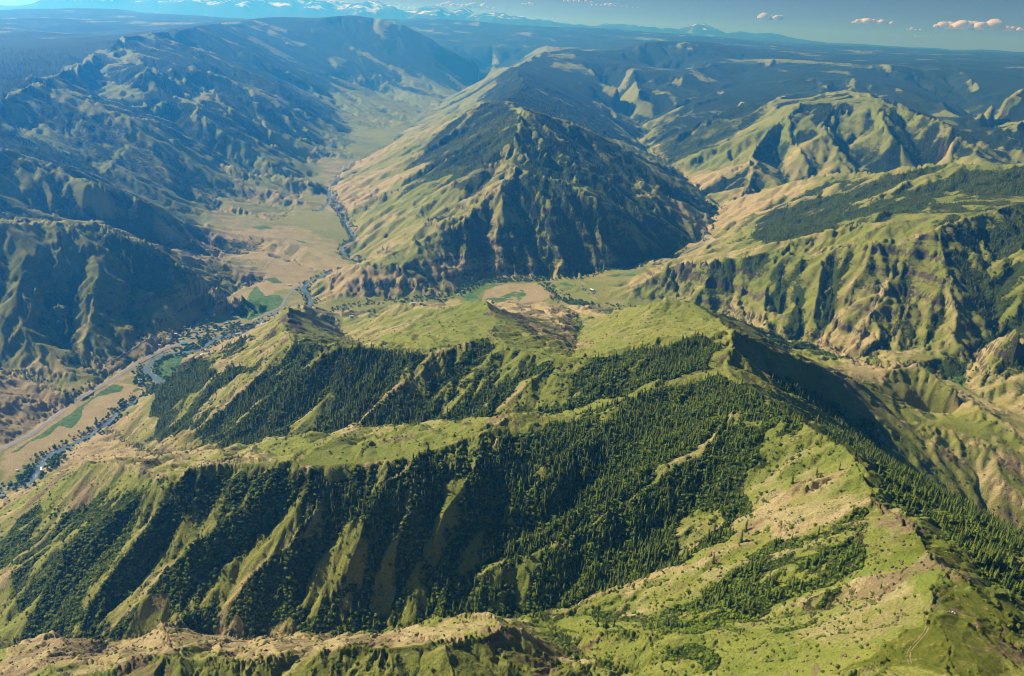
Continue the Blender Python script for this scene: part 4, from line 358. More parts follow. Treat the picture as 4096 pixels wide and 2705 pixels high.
GULLIES = [[(71,1060),(111,1055),(170,1061),(242,1077),(283,1084),(287,1066),(348,1102),(405,1151)],[(71,1060),(88,1023),(141,1001),(220,943),(223,892),(292,866),(340,840),(380,819),(429,807)],[(71,1060),(86,985),(101,919),(117,868),(144,833),(179,809)],[(71,1060),(-20,1044),(-160,1015),(-345,995),(-439,995),(-513,1003),(-590,1014),(-668,1020),(-845,1057)],[(-636,1009),(-611,949),(-567,891)],[(255,1577),(112,1547),(-114,1603),(-349,1608),(-530,1637),(-671,1694),(-815,1718),(-951,1804),(-950,1868),(-1078,1991),(-1224,2149)],[(-307,1883),(-459,2218),(-597,2612),(-717,2986)],[(143,1789),(190,2221),(239,2622),(245,3031),(212,3390),(193,3557)],[(-2069,5146),(-1857,5192),(-1593,5113),(-1496,5209)],[(-2094,5916),(-1855,5826),(-1612,5715)],[(-2088,6550),(-1944,6648),(-1634,6709)],[(-2092,7197),(-1915,7245),(-1641,7310)],[(-2161,8222),(-1906,8189),(-1730,8230)],[(-540,1197),(-545,1180),(-549,1162),(-560,1149),(-570,1134),(-586,1122),(-601,1109),(-617,1097),(-632,1085),(-646,1072),(-659,1057),(-662,1028)],[(-637,1198),(-660,1188),(-680,1175),(-703,1166),(-724,1155),(-740,1136),(-754,1116),(-751,1092),(-748,1066)],[(-738,1276),(-766,1273),(-795,1270),(-822,1269),(-848,1267),(-875,1265),(-908,1268),(-941,1270),(-973,1269),(-1000,1263),(-1025,1253),(-1048,1240)],[(-348,1173),(-368,1159),(-387,1146),(-406,1132),(-424,1119),(-446,1104),(-467,1090),(-488,1076),(-501,1058),(-514,1041),(-472,924)],[(-284,1173),(-287,1154),(-289,1134),(-304,1112),(-318,1089),(-322,1070),(-325,1050),(-328,1028)],[(-187,1168),(-197,1147),(-206,1126),(-212,1102),(-218,1078),(-219,1050),(-220,1021)],[(-119,1200),(-130,1172),(-141,1144),(-154,1119),(-166,1093),(-167,1070),(-166,1048),(-166,1024)],[(6,1272),(-11,1245),(-27,1219),(-43,1193),(-58,1169),(-73,1145),(-88,1122),(-96,1095),(-104,1068),(-111,1041)],[(406,1544),(371,1508),(336,1471),(300,1438),(264,1402),(229,1362)],[(184,1309),(162,1289),(139,1267),(117,1247),(96,1226),(75,1207),(49,1187),(24,1167),(-1,1148),(-20,1130),(-39,1112),(-58,1094),(-57,1072),(-57,1049)],[(444,1229),(421,1223),(397,1214),(373,1205),(348,1193),(321,1189),(293,1185),(265,1180),(242,1167),(218,1154),(195,1141),(172,1127),(149,1114),(123,1100),(97,1086),(71,1074)],[(-347,1793),(-380,1772),(-413,1753),(-447,1735),(-474,1722),(-501,1708),(-527,1693),(-570,1682),(-610,1665)],[(-526,1846),(-558,1843),(-590,1839),(-621,1833),(-652,1819),(-683,1802),(-711,1785),(-737,1764),(-773,1757),(-807,1745)],[(-666,1921),(-726,1945),(-788,1968),(-826,1964),(-864,1959),(-876,1924),(-885,1881),(-949,1929),(-1005,1954)],[(-60,1817),(-94,1783),(-127,1748),(-158,1714),(-189,1677),(-218,1639)],[(-60,4641),(-184,4608),(-261,4490),(-332,4356),(-406,4280),(-474,4177)],[(21,4886),(112,4807),(244,4705),(294,4401),(354,4310),(435,4220)],[(161,5376),(286,5389),(413,5399),(510,5340),(606,5274),(691,5127),(767,4951)],[(1293,2742),(1409,2815),(1495,2912),(1535,2986),(1572,3055),(1589,3128),(1601,3193)],[(1200,2902),(1270,3027),(1323,3160),(1363,3297)],[(1130,2963),(1184,3111),(1202,3262),(1251,3394)],[(1104,3157),(1143,3277),(1163,3401)],[(919,3269),(969,3373),(951,3466),(944,3556)],[(1389,4826),(1474,4803),(1555,4771),(1608,4655),(1658,4544),(1707,4440),(1774,4399),(1841,4360),(1896,4296),(1951,4239),(2008,4189),(2065,4144),(2121,4100),(2179,4063),(2239,4032),(2301,4008),(2369,3996),(2437,3984),(2503,3973)],[(1980,5954),(2097,6547),(2169,6956),(2246,7112)],[(2614,6278),(2666,6664),(2656,6940),(2757,7219)],[(3215,6430),(3166,6678),(3181,6920),(3182,7088)],[(4557,10632),(4506,9977),(4457,9386),(4384,8903),(4185,8203),(3829,7251),(3887,7008),(3965,6818)],[(-1764,3129),(-1739,3045),(-1714,2961),(-1691,2880),(-1666,2796),(-1596,2657),(-1503,2548)],[(-1591,3181),(-1568,3117),(-1541,3045),(-1494,2899),(-1412,2807)],[(-2396,3424),(-2343,3486),(-2284,3548),(-2227,3619),(-2164,3686),(-2098,3733),(-2021,3763),(-1926,3762)],[(-1924,3757),(-1874,3788),(-1821,3818),(-1623,3598),(-1516,3541),(-1421,3507)],[(-3923,9147),(-3924,9523),(-3791,9595),(-3652,9658),(-3515,9732),(-3372,9801),(-3229,9876),(-3083,9955),(-2898,10060),(-2709,10171),(-2424,9731),(-2144,9249),(-1877,8756)],[(3731,11710),(3350,11102),(2938,10320),(2540,9563),(2212,8979),(1967,8528),(1720,8007),(1575,7892),(1419,7699)],[(3558,13229),(3014,11772),(2583,11187),(2230,10555),(1959,10226),(1769,10090),(1587,9983)],[(4109,11233),(4184,10847),(4209,10371),(4207,9876),(4161,9323)],[(3255,6966),(3297,6749)],[(5490,13420),(5531,12861),(5725,12427)],[(6427,13503),(6362,12576),(5954,11160)],[(-91,5055),(-197,5118),(-304,5143),(-418,5172),(-532,5174),(-621,5121),(-704,5041)],[(-205,6175),(-316,6196),(-425,6174),(-519,6048),(-608,5904),(-701,5780),(-783,5612)],[(152,4556),(192,4364),(233,4226)],[(272,4408),(361,4304),(435,4242)],[(-2548,12563),(-2308,12463),(-2048,12222),(-1767,11794),(-1452,10999)],[(-2185,13068),(-1789,12873),(-1350,12614)],[(-641,5136),(-742,5105),(-839,5057),(-950,5092),(-1059,5106)]]
CLEAR = [([(-1685,2384),(-1601,2400),(-1497,2358),(-1406,2334),(-1420,2307),(-1433,2113),(-1472,2018)],1.6),([(-2016,3023),(-1836,3118),(-1666,3143),(-1686,3002),(-1784,3004),(-1771,2881),(-1800,2790),(-1913,2808)],0.75),([(-3136,4992),(-3142,5413),(-2905,5423),(-2589,5427),(-2517,5589),(-2330,5188),(-2106,4886),(-2103,4300),(-2404,4605),(-2796,4735)],0.45),([(-2511,3862),(-2306,3963),(-2070,3806),(-1967,3815),(-1881,3811),(-2021,3547),(-2220,3336)],0.35),([(1285,3539),(1388,3355),(1766,3323),(1793,3557),(1518,3548)],0.8),([(-3894,7365),(-3159,6569),(-2738,6375),(-2846,6221),(-3355,6379),(-3426,6168)],0.35)]
ZONES = [('near creek basin', [(-327, 1195), (-207, 1217), (-137, 1268), (-46, 1333), (35, 1363), (199, 1506), (423, 1572), (462, 1512), (497, 1388), (541, 1236), (541, 1163), (468, 1110), (367, 1081), (303, 1077), (120, 1059), (29, 1052), (-110, 1037), (-248, 1026), (-319, 1098)]), ('basin behind the long spur', [(-826, 1774), (-754, 1836), (-667, 1931), (-543, 1869), (-355, 1804), (-191, 1804), (-123, 1815), (-60, 1836), (-5, 1752), (116, 1694), (215, 1701), (317, 1732), (436, 1738), (480, 1710), (427, 1592), (205, 1570), (0, 1594), (-116, 1618), (-283, 1460), (-481, 1653), (-592, 1561)]), ('shaded far side of the main ridge', [(556, 1644), (786, 1847), (960, 1824), (1239, 1622), (563, 700), (590, 846), (585, 1076), (640, 1475)]), ('rocky slope under the pond knob', [(246, 1104), (395, 1041), (517, 975), (540, 888), (442, 666), (387, 638), (186, 758)]), ('left brushy spurs', [(-994, 1305), (-952, 1399), (-788, 1270), (-550, 1196), (-323, 1192), (-316, 1119), (-248, 1026), (-410, 1012), (-528, 1027), (-636, 1021), (-799, 1001)]), ('bottom crest', [(-856, 1080), (-276, 1005), (-39, 924), (94, 967), (228, 826), (215, 752), (-674, 832)])]
CLOUDS = [(0.482, 0.0187, 6663, 1066, 'largest white cloud, wide and flat based over the far right horizon', 40, 82000, 14), (0.3815, 0.0205, 3554, 666, 'flat white cloud at mid right, third largest over the horizon', 41, 82000, 9), (0.2753, 0.021, 2221, 888, 'small bright cloud with one raised end left of the flat cloud', 42, 82000, 6), (0.4232, 0.0156, 1421, 311, 'tiny cloud wisp between the flat cloud and the largest cloud', 43, 82000, 4), (0.4357, 0.0093, 1954, 222, 'faint thin wisp lowest over the right horizon', 44, 82000, 5), (0.0018, 0.0255, 1333, 489, 'small puff alone right of the long cloud bank', 45, 82000, 4), (0.0888, 0.0281, 2665, 400, 'thin white cloud above the middle of the horizon', 46, 82000, 6), (0.1185, 0.0278, 1954, 222, 'thin tail of cloud right of the middle cloud', 47, 82000, 4), (-0.0705, 0.0197, 5775, 711, 'right half of the long pale cloud bank by the snowy peaks', 48, 82000, 12), (-0.1375, 0.015, 5330, 400, 'left half of the long pale cloud bank by the snowy peaks', 49, 82000, 10), (-0.5226, -0.0026, 20433, 1510, 'pale cloud bank at far upper left above the plateau', 50, 82000, 16), (-0.3791, 0.0032, 17768, 1333, 'pale cloud bank behind the left snowy peaks', 51, 82000, 14), (-0.2274, 0.0119, 11549, 977, 'pale cloud bank behind the right snowy peaks', 52, 82000, 12), (0.0588, 0.031, 3109, 444, 'white cloud cut by the top edge of the picture', 53, 82000, 6)]

# ---------------------------------------------------------------- height field
AZ0, AZ1, NC = math.radians(-43.0), math.radians(43.0), 900
R_NEAR, R_FAR = 330.0, 66000.0

def solve_base():
    """valley and ridge lines of the terrain survey -> smooth surface between them (Laplace)"""
    NL = 1300
    l0, l1 = math.log(R_NEAR), math.log(R_FAR)
    dl, da = (l1 - l0)/(NL - 1), (AZ1 - AZ0)/(NC - 1)
    S = np.zeros((NL, NC)); W = np.zeros((NL, NC))
    for pts in SURVEY:
        p = np.array(pts, float)
        r = np.hypot(p[:, 0], p[:, 1]); a = np.arctan2(p[:, 0], p[:, 1])
        for k in range(len(p) - 1):
            n = int(max(abs(math.log(r[k+1]/r[k]))/dl, abs(a[k+1] - a[k])/da)*2) + 2
            t = np.linspace(0, 1, n)[:, None]
            q = p[k]*(1 - t) + p[k+1]*t
            qi = np.rint((np.log(np.hypot(q[:, 0], q[:, 1])) - l0)/dl).astype(int)
            qj = np.rint((np.arctan2(q[:, 0], q[:, 1]) - AZ0)/da).astype(int)
            ok = (qi >= 0) & (qi < NL) & (qj >= 0) & (qj < NC)
            np.add.at(S, (qi[ok], qj[ok]), q[ok, 2]); np.add.at(W, (qi[ok], qj[ok]), 1)
    def down(A):
        n, m = A.shape
        A = np.pad(A, ((0, n % 2), (0, m % 2)))
        return A[0::2, 0::2] + A[1::2, 0::2] + A[0::2, 1::2] + A[1::2, 1::2]
    lev = [(S, W)]
    while min(lev[-1][0].shape) > 24:
        lev.append((down(lev[-1][0]), down(lev[-1][1])))
    h = None
    wx, wy = 1/da**2, 1/dl**2
    for li in range(len(lev) - 1, -1, -1):
        s, w = lev[li]
        fix = w > 0
        val = s/np.maximum(w, 1e-9)
        n, m = s.shape
        if h is None:
            h = np.full((n, m), val[fix].mean())
            its = 900
        else:
            # bilinear enlargement of the coarser answer
            hi = np.clip((np.arange(n) + .5)/2 - .5, 0, h.shape[0] - 1); hj = np.clip((np.arange(m) + .5)/2 - .5, 0, h.shape[1] - 1)
            i0 = np.minimum(hi.astype(int), h.shape[0] - 2); j0 = np.minimum(hj.astype(int), h.shape[1] - 2)
            fi = (hi - i0)[:, None]; fj = (hj - j0)[None, :]
            h = (h[i0][:, j0]*(1-fi)*(1-fj) + h[i0+1][:, j0]*fi*(1-fj) + h[i0][:, j0+1]*(1-fi)*fj + h[i0+1][:, j0+1]*fi*fj)
            its = 160 if li > 1 else 90
        c = 1/(2*wx + 2*wy)
        for _ in range(its):
            g = np.pad(h, 1, mode='edge')
            h = c*(wx*(g[1:-1, :-2] + g[1:-1, 2:]) + wy*(g[:-2, 1:-1] + g[2:, 1:-1]))
            h[fix] = val[fix]
    return h, l0, dl

def mesh_rows():
    rs = [R_NEAR]
    while rs[-1] < R_FAR:
        r = rs[-1]
        st = np.interp(math.log(r), [math.log(x) for x in (330, 600, 2600, 4500, 9000, 14000, 25000, 66000)], [.005, .0028, .0027, .0030, .0036, .0055, .010, .02])
        rs.append(r*(1 + st))
    return np.array(rs)

def hash2(ix, iy, k):
    v = np.sin(ix*127.1 + iy*311.7 + k*74.7)*43758.5453
    return v - np.floor(v)

def vnoise(x, y, k=0):
    ix, iy = np.floor(x), np.floor(y)
    fx, fy = x - ix, y - iy
    fx = fx*fx*(3 - 2*fx); fy = fy*fy*(3 - 2*fy)
    a, b = hash2(ix, iy, k), hash2(ix+1, iy, k)
    c, d = hash2(ix, iy+1, k), hash2(ix+1, iy+1, k)
    return (a*(1-fx) + b*fx)*(1-fy) + (c*(1-fx) + d*fx)*fy

def fbm(x, y, k=0, n=4):
    s, a, t = 0, .5, 0
    for i in range(n):
        s = s + a*vnoise(x, y, k + i*3); t += a
        x, y, a = x*2.03 + 17.3, y*2.03 - 9.1, a*.5
    return s/t

def gully_wave(X, Y, ux, uy, wl, k):
    """stripes that run down the slope: cosines across the slope, one phase for each cell, blended"""
    cs = wl*1.1
    cx, cy = np.floor(X/cs), np.floor(Y/cs)
    C = np.zeros_like(X); Sn = np.zeros_like(X)
    for dx in (-1, 0, 1):
        for dy in (-1, 0, 1):
            ix, iy = cx + dx, cy + dy
            px = X - (ix + hash2(ix, iy, k))*cs; py = Y - (iy + hash2(ix, iy, k + 5))*cs
            w = np.exp(-(px*px + py*py)/(cs*cs)*2.2)
            ph = (px*ux + py*uy)*(2*math.pi/wl) + 6.283*hash2(ix, iy, k + 9)*.35
            C += w*np.cos(ph); Sn += w*np.sin(ph)
    return C/np.sqrt(C*C + Sn*Sn + 1e-4)

def sstep(a, b, x):
    t = np.clip((x - a)/(b - a), 0, 1)
    return t*t*(3 - 2*t)

def in_poly(poly, X, Y):
    p = np.array(poly, float); ins = np.zeros(X.shape, bool)
    x0, y0, x1, y1 = p[:, 0].min(), p[:, 1].min(), p[:, 0].max(), p[:, 1].max()
    box = (X >= x0) & (X <= x1) & (Y >= y0) & (Y <= y1)
    bx, by = X[box], Y[box]; q = np.zeros(bx.shape, bool)
    for (ax, ay), (cx, cy) in zip(p, np.roll(p, -1, 0)):
        if ay == cy: continue
        q ^= ((ay > by) != (cy > by)) & (bx < (cx - ax)*(by - ay)/(cy - ay) + ax)
    ins[box] = q
    return ins
def build_field():
    base, l0, dl = solve_base()
    rows = mesh_rows()
    az = np.linspace(AZ0, AZ1, NC)
    fi = np.clip((np.log(rows) - l0)/dl, 0, base.shape[0] - 1.001)
    i0 = fi.astype(int); f = (fi - i0)[:, None]
    h = base[i0]*(1 - f) + base[i0 + 1]*f
    Rr, Aa = np.meshgrid(rows, az, indexing='ij')
    sa, ca = np.sin(Aa), np.cos(Aa)
    X, Y = Rr*sa, Rr*ca
    def blur(a, n):
        for _ in range(n):
            g = np.pad(a, 1, mode='edge')
            a = .5*a + .125*(g[1:-1, :-2] + g[1:-1, 2:] + g[:-2, 1:-1] + g[2:, 1:-1])
        return a
    def grad(a):
        gr = np.gradient(a, rows, axis=0); ga = np.gradient(a, az, axis=1)/Rr
        return gr*sa + ga*ca, gr*ca - ga*sa
    h = blur(h, 2)
    cell = np.maximum(np.gradient(rows)[:, None], Rr*(az[1] - az[0]))
    gx, gy = grad(blur(h, 3))
    slope0 = np.hypot(gx, gy)
    G = np.zeros_like(h)
    steep = sstep(.04, .32, slope0)
    for p in FANS: steep = np.maximum(steep, blur(in_poly(p, X, Y)*1., 10)*.62)
    far = sstep(1900, 3600, Rr)
    vf = sstep(11000, 20000, Rr)
    wob = fbm(X/260, Y/260, 3, 3)
    for wl, k, amp in ((1300, 19, .060*vf), (650, 21, .045*sstep(4500, 7000, Rr)), (330, 1, .052*far), (170, 11, .066*(.3 + .7*far)), (88, 23, .090*(.7 + .3*far)), (46, 37, .075), (24, 51, .065), (12, 67, .050)):
        m = sstep(1.7, 3.0, wl/cell)
        if m.max() == 0: continue
        sl = np.hypot(gx, gy) + 1e-6
        wv = gully_wave(X + 40*(wob - .5), Y, -gy/sl, gx/sl, wl, k)
        tri = np.arcsin(np.clip(wv, -1, 1)*.985)/1.4
        e = wl*amp*m*steep*(.40 + 1.2*vnoise(X/(wl*3.1), Y/(wl*3.1), k + 2))
        h = h + e*(tri*.8 - .15)
        G += np.where(wl > 22, wv*m*np.sqrt(wl/112.)*steep, 0)
        gx, gy = grad(h)
    # hard lava flows: ledges that keep to one level
    rr = sstep(1700, 3300, Rr)
    st = sstep(.28, .62, slope0)*(.3 + .7*rr)*sstep(.35, .6, fbm(X/420, Y/420, 77, 3))
    led = np.zeros_like(h)
    for per, kk, am in ((58., 0, .20), (23., 1, .22)):
        u = h/per + .35*vnoise(X/700, Y/700, 90 + kk)
        fr = u - np.floor(u)
        tri = np.where(fr < .28, fr/.28, 1 - (fr - .28)/.72) - .5
        m = sstep(1.2, 2.6, per*1.6/cell)
        h = h + per*am*tri*st*m
        led += np.where((fr < .22), 1., 0.)*st*m
    h = h + sstep(8000, 12000, Rr)*(fbm(X/2600, Y/2600, 131, 4) - .5)*190*sstep(350, 700, h)
    # the snow range far behind is jagged
    pk = sstep(33000, 38000, Rr)*sstep(1150, 1500, h)
    h = h + pk*(1 - 2*np.abs(fbm(X/2600, Y/9000, 61, 5) - .5) - .62)*950
    h = h + (fbm(X/35, Y/35, 5, 3) - .5)*5*steep*sstep(3., 8., 35/cell) + (fbm(X/9, Y/9, 15, 2) - .5)*1.6*sstep(2., 5., 9/cell)*(.3 + steep)
    return dict(rows=rows, az=az, X=X, Y=Y, h=h, slope=slope0, gul=G, led=led, steep=steep, far=far, R=Rr, cell=cell, grad=grad, blur=blur)

# ---------------------------------------------------------------- materials
def lin(h):
    c = [int(h[i:i+2], 16)/255 for i in (0, 2, 4)]
    return tuple(x/12.92 if x <= .04045 else ((x+.055)/1.055)**2.4 for x in c) + (1,)

class Nodes:
    def __init__(s, name, rough=.95):
        s.m = bpy.data.materials.new(name); s.m.use_nodes = True
        s.t = s.m.node_tree; s.n = s.t.nodes; s.b = s.n['Principled BSDF']
        s.b.inputs['Roughness'].default_value = rough
        s.b.inputs['Specular IOR Level'].default_value = .15
        s.co = None
    def link(s, a, b): s.t.links.new(a, b)
    def coord(s):
        if s.co is None: s.co = s.n.new('ShaderNodeNewGeometry').outputs['Position']
        return s.co
    def attr(s, name):
        a = s.n.new('ShaderNodeAttribute'); a.attribute_name = name; return a.outputs['Fac']
    def noise(s, scale, detail=3, rough=.55, sz=1.0):
        nt = s.n.new('ShaderNodeTexNoise'); nt.inputs['Scale'].default_value = scale
        nt.inputs['Detail'].default_value = detail; nt.inputs['Roughness'].default_value = rough
        s.link(s.coord(), nt.inputs['Vector']); return nt.outputs['Fac']
    def ramp(s, v, a, b):
        r = s.n.new('ShaderNodeMapRange'); r.interpolation_type = 'SMOOTHSTEP'
        r.inputs[1].default_value = a; r.inputs[2].default_value = b
        s.link(v, r.inputs[0]); return r.outputs[0]
    def math(s, op, a, b=None, clamp=False):
        n = s.n.new('ShaderNodeMath'); n.operation = op; n.use_clamp = clamp
        for i, v in enumerate((a, b)):
            if v is None: continue
            if isinstance(v, (int, float)): n.inputs[i].default_value = v
            else: s.link(v, n.inputs[i])
        return n.outputs[0]
    def mix(s, f, a, b, mode='MIX'):
        n = s.n.new('ShaderNodeMix'); n.data_type = 'RGBA'; n.blend_type = mode
        if isinstance(f, (int, float)): n.inputs[0].default_value = f
        else: s.link(f, n.inputs[0])
        for i, v in ((6, a), (7, b)):
            if isinstance(v, tuple): n.inputs[i].default_value = v
            else: s.link(v, n.inputs[i])
        return n.outputs[2]
    def color(s, c):
        if isinstance(c, tuple): s.b.inputs['Base Color'].default_value = c
        else: s.link(c, s.b.inputs['Base Color'])
    def bump(s, h, dist, strength=1):
        n = s.n.new('ShaderNodeBump'); n.inputs['Distance'].default_value = dist; n.inputs['Strength'].default_value = strength
        s.link(h, n.inputs['Height']); s.link(n.outputs[0], s.b.inputs['Normal'])

def ground_material():
    k = Nodes('ground_cover')
    veg, dry, rock, woods, snow, soil = [k.attr(a) for a in ('veg', 'dry', 'rock', 'woods', 'snow', 'soil')]
    n1, n2, n3, n4 = k.noise(1/420., 4), k.noise(1/60., 5, .65), k.noise(1/11., 5, .7), k.noise(1/3.2, 5, .8)
    grass = k.mix(k.ramp(n1, .3, .7), (.185, .225, .030, 1), (.285, .28, .055, 1))
    grass = k.mix(k.math('MULTIPLY', k.ramp(n2, .40, .70), .65), grass, (.125, .18, .014, 1))
    lush = k.math('ADD', k.attr('lush'), k.math('MULTIPLY', k.math('SUBTRACT', n2, .5), 1.0))
    grass = k.mix(k.ramp(lush, .3, .9), grass, k.mix(k.ramp(n3, .3, .7), (.095, .125, .008, 1), (.165, .165, .016, 1)))
    tan = k.mix(k.ramp(n2, .35, .65), (.385, .29, .13, 1), (.45, .36, .18, 1))
    tan = k.mix(k.math('MULTIPLY', k.ramp(n3, .5, .75), .5), tan, (.33, .215, .125, 1))
    d = k.math('ADD', dry, k.math('MULTIPLY', k.math('SUBTRACT', n2, .5), 1.1))
    c = k.mix(k.ramp(d, .25, .85), grass, tan)
    # bare reddish soil
    so = k.mix(k.ramp(n3, .35, .65), (.19, .120, .062, 1), (.275, .19, .11, 1))
    c = k.mix(k.ramp(k.math('ADD', soil, k.math('MULTIPLY', k.math('SUBTRACT', n3, .5), 1.2)), .35, .75), c, so)
    # fine tufts and weathering
    c = k.mix(k.math('MULTIPLY', k.ramp(n4, .44, .58), .85), c, k.mix(.55, c, (.075, .075, .018, 1)))
    c = k.mix(k.math('MULTIPLY', k.ramp(n3, .56, .70), .45), c, (.44, .37, .19, 1))
    crop = k.attr('crop')
    cg = k.math('ADD', crop, k.math('MULTIPLY', k.math('SUBTRACT', k.noise(1/45., 4, .6), .5), 1.3))
    c = k.mix(k.ramp(cg, .42, .56), c, k.mix(k.ramp(k.math('ADD', k.math('MULTIPLY', n3, .6), k.math('MULTIPLY', n2, .5)), .42, .68), (.040, .105, .026, 1), (.13, .21, .035, 1)))
    # brush
    v = k.math('ADD', veg, k.math('ADD', k.math('MULTIPLY', k.math('SUBTRACT', n3, .5), 1.5), k.math('MULTIPLY', k.math('SUBTRACT', n2, .5), .9)))
    brush = k.mix(k.ramp(n4, .35, .65), (.024, .042, .005, 1), (.11, .16, .012, 1))
    c = k.mix(k.ramp(v, .36, .62), c, brush)
    # far conifer woods that are too small to tell apart
    w = k.math('ADD', woods, k.math('ADD', k.math('MULTIPLY', k.math('SUBTRACT', k.noise(1/38., 5, .75), .5), 1.7), k.math('MULTIPLY', k.math('SUBTRACT', k.noise(1/240., 4, .6), .5), 1.1)))
    c = k.mix(k.ramp(w, .42, .58), c, k.mix(k.ramp(n3, .4, .6), (.018, .032, .014, 1), (.035, .055, .020, 1)))
    # basalt
    r = k.math('ADD', rock, k.math('MULTIPLY', k.math('SUBTRACT', n3, .5), 1.2))
    rk = k.mix(k.ramp(n4, .3, .7), (.055, .046, .032, 1), (.165, .128, .080, 1))
    c = k.mix(k.ramp(r, .45, .70), c, rk)
    s = k.math('ADD', snow, k.math('MULTIPLY', k.math('SUBTRACT', k.noise(1/900., 6, .7), .5), 1.6))
    c = k.mix(k.ramp(s, .45, .6), c, (.72, .76, .82, 1))
    k.color(c)
    bh = k.math('ADD', k.math('MULTIPLY', n3, 2.2), k.math('MULTIPLY', n4, 1.3))
    bh = k.math('ADD', bh, k.math('MULTIPLY', k.ramp(v, .36, .75), k.math('ADD', k.math('MULTIPLY', n3, 7.), k.math('MULTIPLY', n4, 4.))))
    k.bump(bh, 1.5, 1.0)
    return k.m

def foliage_material(name, a, b, rough=.9):
    k = Nodes(name, rough)
    oi = k.n.new('ShaderNodeObjectInfo')
    nz = k.noise(1/1.7, 2)
    c = k.mix(oi.outputs['Random'], a, b)
    c = k.mix(k.math('MULTIPLY', k.ramp(nz, .4, .7), .5), c, tuple(x*1.7 for x in b[:3]) + (1,))
    k.color(c)
    return k.m

def plain_material(name, c, c2=None, scale=1., rough=.85, metal=0):
    k = Nodes(name, rough)
    k.b.inputs['Metallic'].default_value = metal
    k.color(k.mix(k.ramp(k.noise(scale, 4, .65), .35, .68), c, c2 or tuple(x*.7 for x in c[:3]) + (1,)))
    return k.m
M = {}
M['ground'] = ground_material()
M['conifer'] = foliage_material('conifer_needles', (.024, .046, .008, 1), (.14, .175, .020, 1))
M['dead'] = foliage_material('dead_needles', (.20, .045, .018, 1), (.26, .07, .025, 1))
M['broadleaf'] = foliage_material('cottonwood_leaves', (.030, .070, .016, 1), (.085, .150, .028, 1))
M['shrub'] = foliage_material('shrub_leaves', (.030, .052, .007, 1), (.155, .205, .018, 1))
M['bark'] = plain_material('bark', (.07, .05, .035, 1), (.12, .09, .065, 1), 2.)
M['stone'] = plain_material('basalt', (.085, .062, .045, 1), (.22, .155, .105, 1), .7)

# ---------------------------------------------------------------- ground sheet
FLD = build_field()
GX, GY, GH = FLD['X'], FLD['Y'], FLD['h']
def line_dist(pts, X, Y, reach):
    """distance to a polyline, only worked out within reach of it"""
    D = np.full(X.shape, 1e9)
    for (ax, ay), (cx, cy) in zip(pts[:-1], pts[1:]):
        m = (X > min(ax, cx) - reach) & (X < max(ax, cx) + reach) & (Y > min(ay, cy) - reach) & (Y < max(ay, cy) + reach)
        if not m.any(): continue
        px, py = X[m] - ax, Y[m] - ay; vx, vy = cx - ax, cy - ay
        t = np.clip((px*vx + py*vy)/(vx*vx + vy*vy + 1e-9), 0, 1)
        D[m] = np.minimum(D[m], np.hypot(px - t*vx, py - t*vy))
    return D

# the bank and hollow of the dry stock pond on the near knob
_d = line_dist(BERM, GX, GY, 30)
GH += 1.9*np.exp(-(_d/2.3)**2)
GH -= 1.3*np.exp(-(((GX - BASIN[0])**2 + (GY - BASIN[1])**2)/81.))
# the two ruts of the track are worn in
_d = line_dist(TRACK, GX, GY, 20)
GH -= .25*np.exp(-(_d/2.0)**2)
def ground_z(x, y):
    x = np.asarray(x, float); y = np.asarray(y, float)
    r = np.hypot(x, y); a = np.arctan2(x, y)
    rows, az = FLD['rows'], FLD['az']
    i = np.clip(np.searchsorted(rows, r) - 1, 0, len(rows) - 2); f = np.clip((r - rows[i])/(rows[i+1] - rows[i]), 0, 1)
    u = np.clip((a - az[0])/(az[1] - az[0]), 0, len(az) - 1.001); j = u.astype(int); g = u - j
    return GH[i, j]*(1-f)*(1-g) + GH[i+1, j]*f*(1-g) + GH[i, j+1]*(1-f)*g + GH[i+1, j+1]*f*g
def ground_val(A, x, y):
    r = np.hypot(x, y); a = np.arctan2(x, y)
    rows, az = FLD['rows'], FLD['az']
    i = np.clip(np.searchsorted(rows, r), 0, len(rows) - 1); j = np.clip(np.rint((a - az[0])/(az[1] - az[0])).astype(int), 0, len(az) - 1)
    return A[i, j]
# what grows where: woods stand on the cool slopes (turned to the north-west here) and in the gullies
gx, gy = FLD['grad'](FLD['blur'](GH, 6))
sl = np.hypot(gx, gy) + 1e-6
cool = (-gx*.66 + gy*.75)/sl*sstep(.12, .45, sl)
wet = np.clip(FLD['blur'](-FLD['gul'], 2)/3., -1.3, 1.3)
big, mid_n = fbm(GX/520, GY/520, 31, 4), fbm(GX/90, GY/90, 47, 4)
# spur crests are thin-soiled and stay open, gully lines hold the brush
def line_field(lines, w0, w1):
    out = np.zeros_like(GH)
    for pts in lines:
        r = max(math.hypot(*p) for p in pts); w = w0 + w1*r
        m = line_dist(pts, GX, GY, 3*w)
        np.maximum(out, np.exp(-(m/w)**2), out=out)
    return out
BARE_CREST = line_field(SPURS, 8., .0036)*(.25 + 1.1*sstep(.35, .62, fbm(GX/(40 + .02*FLD['R']), GY/(40 + .02*FLD['R']), 29, 3)))
GULLY = line_field(GULLIES, 6., .0045)
WX = GX + 110*(fbm(GX/70, GY/70, 101, 4) - .5)
WY = GY + 110*(fbm(GX/70, GY/70, 113, 4) - .5)
FOREST = np.zeros_like(GH)
for poly, dens in WOODS:
    FOREST = np.maximum(FOREST, in_poly(poly, WX, WY)*dens)
FOREST = FLD['blur'](FOREST, 4)
BRUSH = np.zeros_like(GH)
for poly, dens in THICKETS:
    BRUSH = np.maximum(BRUSH, in_poly(poly, WX, WY)*dens)
BRUSH = FLD['blur'](BRUSH, 4)
